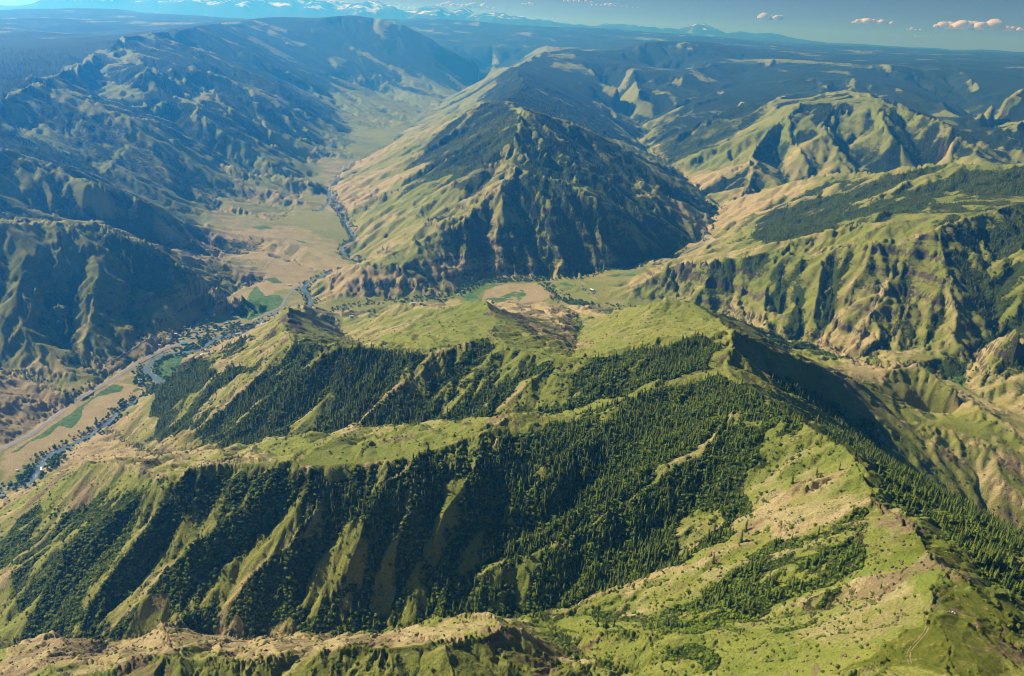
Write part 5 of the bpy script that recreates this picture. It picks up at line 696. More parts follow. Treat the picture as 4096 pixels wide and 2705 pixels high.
WOODY = FOREST*(.72 + .28*cool + .55*wet - 1.1*BARE_CREST + .35*GULLY + 1.5*(mid_n - .5) + .9*(fbm(GX/28, GY/28, 63, 3) - .5))
WOODY = np.clip(WOODY*1.5, 0, 1.2)
nf = sstep(2300, 3300, FLD['R'])
hi = sstep(60, 320, GH)
VEG = np.maximum.reduce([WOODY*.85 + .26*FOREST*(1 - BARE_CREST)*(mid_n > .3), np.clip(BRUSH*(.42 + .55*cool + .40*wet) + 1.3*BRUSH*(mid_n - .5), 0, 1)*1.1,
      nf*np.clip((.06 + .30*hi + .70*cool + .62*wet + .8*(big - .5) + 1.0*(mid_n - .5))*(.35 + .65*hi), .12*sstep(.12, .3, sl), 1)])
CV = np.zeros_like(GH)
for poly, v in COVER: CV += in_poly(poly, GX, GY)*v
for poly, v in CLEAR: CV -= in_poly(poly, GX, GY)*v
for poly in FANS: CV -= .5*in_poly(poly, GX, GY)
CV = FLD['blur'](CV, 26)*(.3 + 1.4*mid_n)
VEG = np.clip(VEG + CV*nf + .45*GULLY*sstep(.08, .25, sl) - .55*BARE_CREST*nf, 0, 1.1)
alt = sstep(150, 650, GH)
FARW = sstep(3600, 6500, FLD['R'])
flat = 1 - sstep(.12, .3, sl)
WDS = FARW*np.clip(.80*cool + .62*wet + .35*alt + .9*(big - .5) + .7*(mid_n - .5) - .16 + .34*sstep(7000, 10000, FLD['R']) + .10*hi, 0, 1) + .9*sstep(7500, 10500, FLD['R'])*alt*sstep(.32, .44, big)*(1 - .6*sstep(.2, .5, sl))
for poly, v in OPEN: WDS = WDS*(1 - in_poly(poly, GX, GY)*v)
WDS = FLD['blur'](np.clip(WDS + CV*FARW*.8 + .3*GULLY*FARW - .6*BARE_CREST*FARW, 0, 1), 1)
crest = sstep(.1, 1.0, FLD['blur'](FLD['gul'], 1))
DRY = .18 + .5*(mid_n - .5)*(1 - FLD['far']) - .20*sstep(6000, 9000, FLD['R']) + .28*(1 - sstep(10, 260, GH)) + .30*crest*FLD['steep'] + .7*(big - .5) - .25*cool - .30*alt
for poly, v in TAN: DRY = np.where(in_poly(poly, WX, WY), DRY + v, DRY)
LUSH = np.zeros_like(GH)
for poly, v in GREEN: LUSH = np.maximum(LUSH, in_poly(poly, WX, WY)*v)
LUSH = FLD['blur'](LUSH, 4)
DRY = np.clip(FLD['blur'](DRY, 2) - .5*LUSH + .40*BARE_CREST*(1 - .6*FLD['far']), 0, 1)
SOIL = np.zeros_like(GH)
for poly, v in BARE: SOIL = np.maximum(SOIL, in_poly(poly, WX, WY)*v)
SOIL = FLD['blur'](np.maximum(SOIL, .62*(1 - FLD['far'])*sstep(.56, .70, fbm(GX/75, GY/75, 83, 4))*(sl > .2)*np.clip(1 - FOREST - .6*BRUSH, 0, 1)), 3)
ROCK = np.clip((FLD['led']*.5*(1 + .6*FLD['far']) + sstep(1.25, 2.0, sl)*.35)*(.25 + .75*FLD['far']), 0, 1)
for poly, v in CRAGS: ROCK = np.maximum(ROCK, FLD['blur'](in_poly(poly, WX, WY)*v, 3))
CROP = np.zeros_like(GH)
for poly, v in CROPS: CROP = np.maximum(CROP, in_poly(poly, GX, GY)*v)
CROP = FLD['blur'](CROP, 1)
KEEP_CLEAR = np.zeros_like(GH)
for poly, v in KEEP: KEEP_CLEAR = np.maximum(KEEP_CLEAR, in_poly(poly, GX, GY)*v)
VEG *= 1 - .8*KEEP_CLEAR
SNOW = np.where(FLD['R'] > 31000, sstep(1150, 1750, GH)*.46, 0.)

def grid_mesh(name, X, Y, Z):
    n, m = X.shape
    me = bpy.data.meshes.new(name)
    me.vertices.add(n*m); me.vertices.foreach_set('co', np.stack([X, Y, Z], -1).astype('f4').ravel())
    i = np.arange(n*m).reshape(n, m)
    q = np.stack([i[:-1, :-1], i[:-1, 1:], i[1:, 1:], i[1:, :-1]], -1).astype('i4').ravel()
    me.loops.add(len(q)); me.loops.foreach_set('vertex_index', q)
    me.polygons.add(len(q)//4); me.polygons.foreach_set('loop_start', np.arange(0, len(q), 4, dtype='i4'))
    me.polygons.foreach_set('use_smooth', np.ones(len(q)//4, bool))
    me.update()
    return me
def put(me, name, A):
    at = me.attributes.new(name, 'FLOAT', 'POINT'); at.data.foreach_set('value', A.astype('f4').ravel())
gme = grid_mesh('ground', GX, GY, GH)
for nm, A in (('veg', VEG), ('dry', DRY), ('rock', ROCK), ('woods', WDS), ('snow', SNOW), ('soil', SOIL), ('crop', CROP), ('lush', LUSH)): put(gme, nm, A)
gme.materials.append(M['ground'])
ground = bpy.data.objects.new('ground', gme); COL.objects.link(ground)
ground['kind'] = 'structure'; ground['label'] = 'grassy canyon country with wooded slopes and ridges'

# ---------------------------------------------------------------- trees and shrubs
def mesh_from(name, V, Fc, mats, fmat=None, smooth=False):
    me = bpy.data.meshes.new(name); me.from_pydata([tuple(v) for v in V], [], Fc)
    for m in mats: me.materials.append(m)
    if fmat: me.polygons.foreach_set('material_index', fmat)
    if smooth: me.polygons.foreach_set('use_smooth', [True]*len(me.polygons))
    me.update(); return me

def conifer_crown(seed, H=1.0, R=.135, whorls=13, open_=0.):
    """height 1: whorls of drooping boughs round a dark core, thinned unevenly"""
    g = random.Random(seed); V, Fc = [], []
    lean = g.uniform(-.012, .012)
    for w in range(whorls):
        t = .10 + .88*w/(whorls - 1)
        r = R*(1 - ((t - .06)/.96)**1.35)*g.uniform(.78, 1.18) + .012
        n = 8 if w < whorls*.7 else 6
        ph = g.uniform(0, 6.28)
        for b in range(n):
            if g.random() < .10 + open_: continue
            a = ph + 6.283*b/n + g.uniform(-.25, .25); rr = r*g.uniform(.65, 1.2)
            ca, sa = math.cos(a), math.sin(a); wd = rr*g.uniform(.34, .50) + .008
            up = .050 + .02*g.random(); dn = rr*g.uniform(.15, .55)
            k = len(V)
            V += [(lean*t, 0, t + up*.6), (ca*rr*.62 - sa*wd, sa*rr*.62 + ca*wd, t - dn*.35), (ca*rr, sa*rr, t - dn), (ca*rr*.62 + sa*wd, sa*rr*.62 - ca*wd, t - dn*.35), (ca*rr*.55, sa*rr*.55, t + up*.35)]
            Fc += [(k, k+1, k+4), (k, k+4, k+3), (k+1, k+2, k+4), (k+4, k+2, k+3)]
    k = len(V)
    for j in range(5):
        a = 6.283*j/5; V.append((math.cos(a)*R*.38, math.sin(a)*R*.38, .12))
    V.append((lean, 0, 1.0))
    for j in range(5): Fc.append((k + j, k + (j+1) % 5, k + 5))
    return V, Fc
def trunk(H=.9, r=.018, n=6):
    V, Fc = [], []
    for z, s in ((-.04, 1.25), (.12, 1), (H*.6, .55), (H, .08)):
        for j in range(n): V.append((math.cos(6.283*j/n)*r*s, math.sin(6.283*j/n)*r*s, z))
    for l in range(3):
        for j in range(n): Fc.append((l*n + j, l*n + (j+1) % n, (l+1)*n + (j+1) % n, (l+1)*n + j))
    return V, Fc
def leaf_mass(seed, lumps, leaves, flat=.8, size=1.0):
    """uneven crown: lumpy clumps with leaf-sized pieces standing off them"""
    g = random.Random(seed); V, Fc = [], []
    base = bmesh.new(); bmesh.ops.create_icosphere(base, subdivisions=1, radius=1)
    bv = [v.co.copy() for v in base.verts]; bf = [[v.index for v in f.verts] for f in base.faces]; base.free()
    for (cx, cy, cz, r) in lumps:
        k = len(V)
        for v in bv:
            q = r*(.80 + .42*g.random())
            V.append((cx + v.x*q, cy + v.y*q, cz + v.z*q*flat))
        Fc += [tuple(i + k for i in f) for f in bf]
        for _ in range(leaves):
            d = Vector((g.gauss(0, 1), g.gauss(0, 1), g.gauss(.25, 1))).normalized()
            p = Vector((cx + d.x*r*1.08, cy + d.y*r*1.08, cz + d.z*r*flat*1.08)); s = size*r*g.uniform(.10, .22)
            t1 = d.orthogonal().normalized(); t2 = d.cross(t1); a = g.uniform(0, 6.28)
            u = t1*math.cos(a) + t2*math.sin(a); w = (t2*math.cos(a) - t1*math.sin(a))*.6 + d*.6
            k = len(V); V += [p - u*s, p + u*s, p + w*s*1.4]; Fc.append((k, k+1, k+2))
    return V, Fc
g_ = random.Random(3)
CONIF = [mesh_from('conifer_crown', *conifer_crown(s, R=r, whorls=w, open_=o), [M['conifer']]) for s, r, w, o in ((1, .125, 13, 0), (2, .15, 12, .05), (3, .105, 14, 0), (4, .17, 11, .12))]
TRUNK = mesh_from('conifer_trunk', *trunk(), [M['bark']])
SHRUB = [mesh_from('shrub', *leaf_mass(10 + i, l, 46), [M['shrub']]) for i, l in enumerate((
    [(0, 0, .34, .42), (.35, .1, .25, .3), (-.25, .25, .26, .32)], [(0, 0, .36, .5)], [(0, 0, .3, .38), (.4, -.2, .2, .28), (-.3, -.25, .22, .3), (.05, .4, .22, .28)]))]
BROAD = [mesh_from('broadleaf_crown', *leaf_mass(20 + i, l, 50, .9), [M['broadleaf']]) for i, l in enumerate((
    [(0, 0, .62, .30), (.18, .08, .50, .24), (-.17, .10, .52, .23), (.02, -.20, .48, .24), (0, .03, .82, .18), (-.1, -.1, .34, .2)],
    [(0, 0, .55, .32), (.2, -.1, .45, .22), (-.2, -.05, .42, .24), (.05, .22, .45, .22), (.08, 0, .78, .2)],
    [(0, 0, .5, .34), (.22, .12, .42, .22), (-.18, .18, .4, .22), (-.05, -.22, .40, .24)]))]
BTRUNK = mesh_from('broadleaf_trunk', *trunk(.55, .03), [M['bark']])

def stand_in_view(x, y, z, lift):
    """True where the straight line from the survey point to (x, y, z+lift) clears the ground"""
    ok = np.ones(len(x), bool); tz = z + lift
    for t in np.linspace(.30, .985, 110):
        ok &= (CAM_Z + (tz - CAM_Z)*t) > ground_z(x*t, y*t) - .5
    return ok
def in_frame(x, y, z):
    cp_, sp_ = math.cos(math.radians(21.25)), math.sin(math.radians(21.25))
    cr_, sr_ = math.cos(math.radians(2.56)), math.sin(math.radians(2.56))
    dz = z - CAM_Z
    f = y*cp_ - dz*sp_; u0 = y*sp_ + dz*cp_
    r = x*cr_ + u0*sr_; u = -x*sr_ + u0*cr_
    return (np.abs(r/f) < .643) & (np.abs(u/f) < .425)
AREA = np.gradient(FLD['rows'])[:, None]*FLD['R']*(FLD['az'][1] - FLD['az'][0])*np.sqrt(1 + np.minimum(sl, 1.5)**2)
def scatter(density):
    lam = density*AREA
    n = rng.poisson(lam)
    idx = np.nonzero(n)
    rep = n[idx]
    i = np.repeat(idx[0], rep); j = np.repeat(idx[1], rep)
    rr = FLD['R'][i, j] + (rng.random(len(i)) - .5)*np.gradient(FLD['rows'])[i]
    aa = FLD['az'][j] + (rng.random(len(j)) - .5)*(FLD['az'][1] - FLD['az'][0])
    x, y = rr*np.sin(aa), rr*np.cos(aa)
    return x, y, ground_z(x, y)

def mass(name, label, x, y, z, s, protos, wide=None):
    """what is too many or too small to pick apart: one object, copies placed by geometry nodes"""
    me = bpy.data.meshes.new(name); n = len(x)
    me.vertices.add(n); me.vertices.foreach_set('co', np.stack([x, y, z], -1).astype('f4').ravel())
    a = me.attributes.new('size', 'FLOAT_VECTOR', 'POINT')
    w = s if wide is None else wide
    a.data.foreach_set('vector', np.stack([w, w, s], -1).astype('f4').ravel())
    a = me.attributes.new('turn', 'FLOAT', 'POINT'); a.data.foreach_set('value', (rng.random(n)*6.283).astype('f4'))
    a = me.attributes.new('pick', 'INT', 'POINT'); a.data.foreach_set('value', rng.integers(0, len(protos), n).astype('i4'))
    o = bpy.data.objects.new(name, me); COL.objects.link(o); o['kind'] = 'stuff'; o['label'] = label
    ng = bpy.data.node_groups.new(name, 'GeometryNodeTree')
    ng.interface.new_socket('Geometry', in_out='INPUT', socket_type='NodeSocketGeometry')
    ng.interface.new_socket('Geometry', in_out='OUTPUT', socket_type='NodeSocketGeometry')
    N, L = ng.nodes, ng.links
    gi, go = N.new('NodeGroupInput'), N.new('NodeGroupOutput')
    ip = N.new('GeometryNodeInstanceOnPoints'); ip.inputs['Pick Instance'].default_value = True
    jn = N.new('GeometryNodeJoinGeometry')
    for p in reversed(protos):
        oi = N.new('GeometryNodeObjectInfo'); oi.inputs['Object'].default_value = p; oi.inputs['As Instance'].default_value = True
        oi.transform_space = 'ORIGINAL'
        L.new(oi.outputs['Geometry'], jn.inputs[0])
    def named(nm, t):
        q = N.new('GeometryNodeInputNamedAttribute'); q.data_type = t; q.inputs[0].default_value = nm; return q.outputs[0]
    cx = N.new('ShaderNodeCombineXYZ'); L.new(named('turn', 'FLOAT'), cx.inputs[2])
    L.new(gi.outputs[0], ip.inputs['Points']); L.new(jn.outputs[0], ip.inputs['Instance'])
    L.new(named('pick', 'INT'), ip.inputs['Instance Index']); L.new(cx.outputs[0], ip.inputs['Rotation'])
    L.new(named('size', 'FLOAT_VECTOR'), ip.inputs['Scale'])
    L.new(ip.outputs[0], go.inputs[0])
    md = o.modifiers.new('copies', 'NODES'); md.node_group = ng
    return o

def tree(kind, label, cat, group, x, y, z, h, w, crown_me, trunk_me):
    r = bpy.data.objects.new(kind, None); r.empty_display_size = .1; r.location = (x, y, z - .3); r.rotation_euler[2] = random.uniform(0, 6.28); r.scale = (w, w, h)
    COL.objects.link(r); r['label'] = label; r['category'] = cat; r['group'] = group
    for nm, me in (('crown', crown_me), ('trunk', trunk_me)):
        c = bpy.data.objects.new(nm, me); COL.objects.link(c); c.parent = r
    return r
def split_largest(x, y, z, h, n=300):
    d = np.sqrt(x*x + y*y + (z - CAM_Z)**2)
    v = in_frame(x, y, z + h*.5) & stand_in_view(x, y, z, h*.7)
    key = np.where(v, h/d, -1)
    o = np.argsort(-key)[:n]; o = o[key[o] > 0]
    m = np.ones(len(x), bool); m[o] = False
    return o, np.nonzero(m)[0]
def zone(x, y):
    for nm, poly in ZONES:
        if in_poly(poly, np.array([x]), np.array([y]))[0]: return nm
    return None

CON_LABEL = {'near creek basin': 'dark green conifer on the wooded slope above the near creek',
 'basin behind the long spur': 'dark conifer in the woods behind the long grassy spur',
 'shaded far side of the main ridge': 'dark conifer on the shaded slope beyond the main ridge',
 'rocky slope under the pond knob': 'dark conifer among the rocks below the near crest track',
 'left brushy spurs': 'dark conifer between the brushy spurs at the left',
 'bottom crest': 'conifer on the tan crest along the bottom of the view', 'slope': 'dark conifer on an open grassy slope'}
SHRUB_LABEL = {'near creek basin': 'green bush under the conifers of the near creek slope',
 'basin behind the long spur': 'green bush behind the long grassy spur',
 'shaded far side of the main ridge': 'dark bush on the shaded slope beyond the main ridge',
 'rocky slope under the pond knob': 'green bush among rocks and grass below the crest track',
 'left brushy spurs': 'dark bush on the brushy spurs at the left',
 'bottom crest': 'round bush on the grassy crest nearest the viewer', 'slope': 'round dark bush on an open grassy slope'}
ROCK_LABEL = {'near creek basin': 'brown rock among the conifers of the near creek slope',
 'basin behind the long spur': 'brown rock in the basin behind the long grassy spur',
 'shaded far side of the main ridge': 'dark rock on the shaded slope beyond the main ridge',
 'rocky slope under the pond knob': 'reddish brown rock on the slope below the crest track',
 'left brushy spurs': 'brown rock on the brushy spurs at the left',
 'bottom crest': 'brown rock on the crest nearest the viewer', 'slope': 'brown rock on an open grassy slope'}
BROAD_LABEL = {'river': 'leafy green tree in the belt along the valley river'}
LONE_LABEL = ['tall dark conifer alone in the bushes at the foot of the lowest grassy spur', 'conifer with bushes just right of the tall one at the foot of the lowest spur',
 'conifer on the upper edge of the long bare spur through the woods', 'small conifer on the bare strip half way along the long wooded spur', 'stout conifer at the edge of the lower end of the long bare spur',
 'tall conifer standing clear in the left part of the near basin woods', 'conifer on the skyline where the near woods meet the long grassy spur', 'small conifer on the grassy rim left of the skyline conifer',
 'conifer on the brown knoll just below the main crest', 'conifer in the rocky gap left of the brown knoll', 'tall slim conifer beside the dark scree strip', 'taller of two conifers above the dark scree strip',
 'conifer at the right edge of the near woods below the scree', 'lone conifer among boulders on the open rocky slope', 'dark conifer in the lower grove below the crest track', 'conifer at the left side of the lower grove below the crest track',
 'conifer in the middle of the lower grove below the crest track', 'conifer at the upper right of the lower grove by the rocks', 'round conifer at the lowest edge of the grove by the gully', 'thin dark snag-like conifer below the track',
 'conifer just left of the brown patch on the crest', 'tall conifer in the cleft behind the rocky river knoll', 'conifer left of the tall one in the cleft behind the rocky river knoll', 'conifer above the cleft behind the rocky river knoll', 'small conifer on the rocky river knoll']
# conifers
near = 1 - sstep(2300, 3000, FLD['R'])
dn = near*FOREST*(.021*sstep(.30, .95, WOODY))*(.65 + .75*sstep(.35, .6, mid_n)) \
   + near*.0011*sstep(.5, .8, VEG) + (1 - near)*(1 - sstep(7000, 9500, FLD['R']))*(.0045*sstep(.55, .95, VEG)*(.3 + sstep(80, 300, GH)) + .010*FOREST*sstep(.4, .9, WOODY))
dn = dn*(GH > 14)
cx, cy, cz = scatter(dn)
ch = (5 + 15*rng.random(len(cx))**1.3)*(.8 + .4*ground_val(mid_n, cx, cy))
ex = np.array([p[0] for p in LONE_CONIFERS]); ey = np.array([p[1] for p in LONE_CONIFERS]); eh = np.array([p[2] for p in LONE_CONIFERS])
cx, cy, ch = np.concatenate([cx, ex]), np.concatenate([cy, ey]), np.concatenate([ch, eh]); cz = ground_z(cx, cy)
lone_from = len(cx) - len(ex)
one, many = split_largest(cx, cy, cz, ch)
first = None
CON_OBJ = []
for q in one:
    zn = zone(cx[q], cy[q]) or 'slope'
    t = tree('conifer_tree', LONE_LABEL[q - lone_from] if q >= lone_from else CON_LABEL[zn], 'tree', 'single conifers' if q >= lone_from else 'conifers on the ' + zn, cx[q], cy[q], cz[q], ch[q], ch[q]*random.uniform(.9, 1.15), CONIF[random.randrange(4)], TRUNK)
    CON_OBJ.append(t)
protos = []
for me in CONIF:
    for t in CON_OBJ:
        c = [k for k in t.children if k.name.startswith('crown')][0]
        if c.data == me: protos.append(c); break
print('conifers', len(cx), len(one))
mass('conifer_forest', 'dark conifer woods on the cool slopes and in the gullies', cx[many], cy[many], cz[many] - .3, ch[many], protos, ch[many]*1.05)
DEADC = mesh_from('dead_conifer_crown', *conifer_crown(9, R=.11, whorls=11, open_=.2), [M['dead']])
SNAGC = mesh_from('snag_crown', *conifer_crown(12, R=.07, whorls=9, open_=.55), [M['bark']])
for (x, y, h), lb in zip(DEAD, ('rust red dead conifer, upper one of the close pair', 'rust red dead conifer, lower one of the close pair', 'rust red dead conifer standing alone left of the close pair', 'bare grey snag among the dark conifers of the near basin')):
    t = tree('dead_conifer', lb, 'dead tree', 'dead conifers', x, y, float(ground_z(x, y)), h, h, SNAGC if 'snag' in lb else DEADC, TRUNK)

# brush
dn = near*(.075*sstep(.35, .85, np.maximum(VEG, WOODY*.9))*(.6 + .8*sstep(.35, .6, mid_n)) + .0042*(.35 + sstep(.05, .3, VEG + .25*mid_n))*(FLD['R'] < 2400)) + (1-near)*(1 - sstep(3800, 4800, FLD['R']))*(.006*sstep(.4, .8, VEG) + .0006)
for poly, v in SHRUB_DOTS: dn = dn + in_poly(poly, GX, GY)*v
dn = dn*(sl > .10)*(1 - .97*KEEP_CLEAR)
sx, sy, sz = scatter(dn)
ss = .9 + 3.4*rng.random(len(sx))**2
ss *= 1 + .9*rng.random(len(sx))*np.clip(ground_val(np.maximum(FOREST, .7*BRUSH), sx, sy), 0, 1)
one, many = split_largest(sx, sy, sz, ss)
SH_OBJ = []
for q in one:
    zn = zone(sx[q], sy[q]) or 'slope'
    o = bpy.data.objects.new('shrub', SHRUB[random.randrange(3)]); COL.objects.link(o)
    o.location = (sx[q], sy[q], sz[q] - .15); o.rotation_euler[2] = random.uniform(0, 6.28); o.scale = (ss[q]*1.15, ss[q]*1.15, ss[q])
    o['label'] = SHRUB_LABEL[zn]; o['category'] = 'shrub'; o['group'] = 'shrubs on the ' + zn
    SH_OBJ.append(o)
protos = [next(o for o in SH_OBJ if o.data == me) for me in SHRUB]
print('shrubs', len(sx), len(one))
mass('undergrowth', 'green brush and scattered bushes over the slopes', sx[many], sy[many], sz[many] - .15, ss[many], protos, ss[many]*1.2)

# stones: outcrops on the crags and loose rock on the near ridges
def rock_mesh(seed):
    g = random.Random(seed); bm = bmesh.new(); bmesh.ops.create_icosphere(bm, subdivisions=2, radius=1)
    cuts = [(Vector((g.gauss(0, 1), g.gauss(0, 1), g.gauss(0, .7))).normalized(), g.uniform(.55, .85)) for _ in range(9)]
    for v_ in bm.verts:
        for d, lim in cuts:
            e = v_.co.dot(d)
            if e > lim: v_.co -= d*(e - lim)
        v_.co *= g.uniform(.93, 1.07)
    me = bpy.data.meshes.new('rock'); bm.to_mesh(me); bm.free(); me.materials.append(M['stone']); return me
ROCKS = [rock_mesh(50 + i) for i in range(4)]
dn = (.00012 + .020*ROCK*(FLD['R'] < 2600)*sstep(.2, .6, ROCK) + .0035*SOIL)*near*(sl > .12)*(1 - .97*KEEP_CLEAR)
for poly, v_ in ROCKY: dn = dn + in_poly(poly, GX, GY)*v_*sstep(.45, .62, fbm(GX/22, GY/22, 71, 3))
kx, ky, kz = scatter(dn)
ks = .5 + 2.3*rng.random(len(kx))**2.5
one, many = split_largest(kx, ky, kz, ks, 200)
RK = []
for q in one:
    zn = zone(kx[q], ky[q]) or 'slope'
    o = bpy.data.objects.new('rock', ROCKS[random.randrange(4)]); COL.objects.link(o)
    o.location = (kx[q], ky[q], kz[q] + ks[q]*.15); o.rotation_euler = (random.uniform(-.3, .3), random.uniform(-.3, .3), random.uniform(0, 6.28)); o.scale = (ks[q], ks[q]*random.uniform(.6, 1), ks[q]*random.uniform(.5, 1.0))
    o['label'] = ROCK_LABEL[zn]; o['category'] = 'rock'; o['group'] = 'rocks on the ' + zn
    RK.append(o)
print('rocks', len(kx), len(one))
mass('loose_rocks', 'brown stones and small outcrops on the ridges', kx[many], ky[many], kz[many] + ks[many]*.1, ks[many]*.8, [next(o for o in RK if o.data == me) for me in ROCKS], ks[many])

# broadleaf trees along the water
X_, Y_, H_ = [], [], []
for pts, width, per in RIPARIAN:
    for (ax, ay), (bx, by) in zip(pts[:-1], pts[1:]):
        L = math.hypot(bx - ax, by - ay); n = rng.poisson(L*per)
        if not n: continue
        t = rng.random(n); nx, ny = -(by - ay)/(L + 1e-6), (bx - ax)/(L + 1e-6)
        off = rng.normal(0, 1, n)*width*.5; off += np.sign(off)*11
        X_.append(ax + (bx - ax)*t + nx*off); Y_.append(ay + (by - ay)*t + ny*off); H_.append(4.5 + 7*rng.random(n))
for poly, d in GROVES:
    p = np.array(poly); x0, y0, x1, y1 = p[:, 0].min(), p[:, 1].min(), p[:, 0].max(), p[:, 1].max()
    n = int((x1 - x0)*(y1 - y0)*d); qx, qy = rng.uniform(x0, x1, n), rng.uniform(y0, y1, n); k = in_poly(poly, qx, qy)
    X_.append(qx[k]); Y_.append(qy[k]); H_.append(6 + 8*rng.random(k.sum()))
WATER_AND_ROADS = [(RIVER[0], 14), (RIVER[1], 10)] + [(p, 13) for p in HIGHWAY] + [(p, 5) for p in DIRT]
bx, by, bh = np.concatenate(X_), np.concatenate(Y_), np.concatenate(H_)
keep = np.ones(len(bx), bool)
for pts, hw in WATER_AND_ROADS: keep &= line_dist(pts, bx, by, 60) > hw
bx, by, bh = bx[keep], by[keep], bh[keep]; bz = ground_z(bx, by)
one, many = split_largest(bx, by, bz, bh)
BR_OBJ = []
for q in one:
    zn = 'river'
    t = tree('broadleaf_tree', BROAD_LABEL[zn], 'tree', 'leafy trees at the ' + zn, bx[q], by[q], bz[q], bh[q], bh[q]*random.uniform(.9, 1.2), BROAD[random.randrange(3)], BTRUNK)
    BR_OBJ.append(t)
protos = []
for me in BROAD:
    for t in BR_OBJ:
        c = [k for k in t.children if k.name.startswith('crown')][0]
        if c.data == me: protos.append(c); break
print('broadleaf', len(bx), len(one))
mass('riverside_woods', 'belts of leafy trees along the streams', bx[many], by[many], bz[many] - .3, bh[many], protos, bh[many]*1.05)

# ---------------------------------------------------------------- water and roads
M['water'] = (lambda k: (k.color(k.mix(k.ramp(k.noise(1/7., 4, .7), .58, .70), (.12, .17, .21, 1), (.50, .55, .58, 1))), k.bump(k.noise(1/2.2, 3), .25, .8), k.m)[-1])(Nodes('river_water', .18))
M['asphalt'] = plain_material('asphalt', (.20, .21, .23, 1), (.27, .28, .30, 1), .2)
M['shoulder'] = plain_material('road_gravel', (.34, .25, .17, 1), (.42, .33, .24, 1), .12)
M['dirt'] = plain_material('dirt_road', (.36, .27, .18, 1), (.46, .36, .25, 1), .1)
M['rut'] = plain_material('worn_ruts', (.20, .155, .075, 1), (.30, .24, .13, 1), .4)
def smooth_line(pts, step):
    p = np.array(pts, float)
    # rounded polyline (Chaikin), then even steps
    for _ in range(2):
        q = np.empty((2*len(p) - 2, 2)); q[0::2] = p[:-1]*.75 + p[1:]*.25; q[1::2] = p[:-1]*.25 + p[1:]*.75
        p = np.concatenate([p[:1], q, p[-1:]])
    d = np.r_[0, np.cumsum(np.hypot(*np.diff(p, axis=0).T))]
    n = max(3, int(d[-1]/step)); t = np.linspace(0, d[-1], n)
    return np.stack([np.interp(t, d, p[:, 0]), np.interp(t, d, p[:, 1])], 1)
def ribbon(name, lines, width, lift, mat, label, step=7., across=4, offset=0., wobble=0.):
    V, Fc = [], []
    for pts in lines:
        p = smooth_line(pts, step); tn = np.gradient(p, axis=0); tn /= np.hypot(tn[:, 0], tn[:, 1])[:, None] + 1e-9
        nrm = np.stack([-tn[:, 1], tn[:, 0]], 1)
        w = width*(1 + wobble*(vnoise(np.arange(len(p))*.23, np.zeros(len(p)), 4) - .5)*2)
        k0 = len(V); n = across + 1
        for j in range(n):
            q = p + nrm*(offset + w*(j/across - .5))[:, None]
            z = np.maximum(ground_z(q[:, 0], q[:, 1]), ground_z(p[:, 0], p[:, 1]) - .6) + lift
            V += [None]*0
            cols = np.column_stack([q, z])
            if j == 0: A = np.zeros((len(p), n, 3))
            A[:, j] = cols
        V += [tuple(v) for v in A.reshape(-1, 3)]
        for i in range(len(p) - 1):
            for j in range(across):
                a = k0 + i*n + j; Fc.append((a, a + 1, a + n + 1, a + n))
    me = mesh_from(name, V, Fc, [mat], smooth=True)
    o = bpy.data.objects.new(name, me); COL.objects.link(o); o['kind'] = 'structure'; o['label'] = label
    return o
ribbon('river', [RIVER[0]], 22., .9, M['water'], 'shallow river with white riffles winding along the valley', wobble=.35)
ribbon('river', [RIVER[1]], 12., .8, M['water'], 'river of the long left valley', step=25., wobble=.3)
ribbon('road_shoulder', [HIGHWAY[0]], 19., .7, M['shoulder'], 'gravel shoulders of the valley highway', across=4)
ribbon('road', [HIGHWAY[0]], 10., 1.0, M['asphalt'], 'grey paved highway along the foot of the left hills', across=2)
ribbon('road', [HIGHWAY[1]], 10., 1., M['asphalt'], 'grey paved highway curving past the striped field', across=2)
ribbon('road', [HIGHWAY[2]], 9., 1., M['asphalt'], 'grey road into the right hand valley', across=2)
for pts in DIRT:
    ribbon('dirt_road', [pts], 5., .6, M['dirt'], 'pale dirt road on the valley floor', across=2)
ribbon('dirt_track', [TRACK], .75, .12, M['rut'], 'left rut of the track over the near knob', step=2., across=1, offset=-1.15, wobble=.3)
ribbon('dirt_track', [TRACK], .75, .12, M['rut'], 'right rut of the track over the near knob', step=2., across=1, offset=1.15, wobble=.3)

# ---------------------------------------------------------------- buildings
RC = dict(W=(.80, .80, .78, 1), B=(.30, .40, .50, 1), P=(.55, .66, .70, 1), T=(.06, .45, .48, 1), D=(.07, .075, .085, 1), G=(.36, .37, .38, 1), N=(.46, .34, .24, 1), R=(.40, .10, .07, 1), U=(.10, .22, .55, 1))
for q, c in RC.items(): M['paint_' + q] = plain_material('painted_' + q.lower(), c, tuple(v*.85 for v in c[:3]) + (1,), .6, .6)
M['door'] = plain_material('door_wood', (.12, .09, .07, 1)); M['glass'] = plain_material('window_glass', (.03, .04, .05, 1), rough=.1)
def box(V, Fc, x0, x1, y0, y1, z0, z1):
    k = len(V)
    V += [(x0, y0, z0), (x1, y0, z0), (x1, y1, z0), (x0, y1, z0), (x0, y0, z1), (x1, y0, z1), (x1, y1, z1), (x0, y1, z1)]
    Fc += [(k, k+3, k+2, k+1), (k+4, k+5, k+6, k+7), (k, k+1, k+5, k+4), (k+1, k+2, k+6, k+5), (k+2, k+3, k+7, k+6), (k+3, k, k+4, k+7)]
def part(name, V, Fc, mat, parent, smooth=False):
    o = bpy.data.objects.new(name, mesh_from(name, V, Fc, [mat], smooth=smooth)); COL.objects.link(o); o.parent = parent; return o
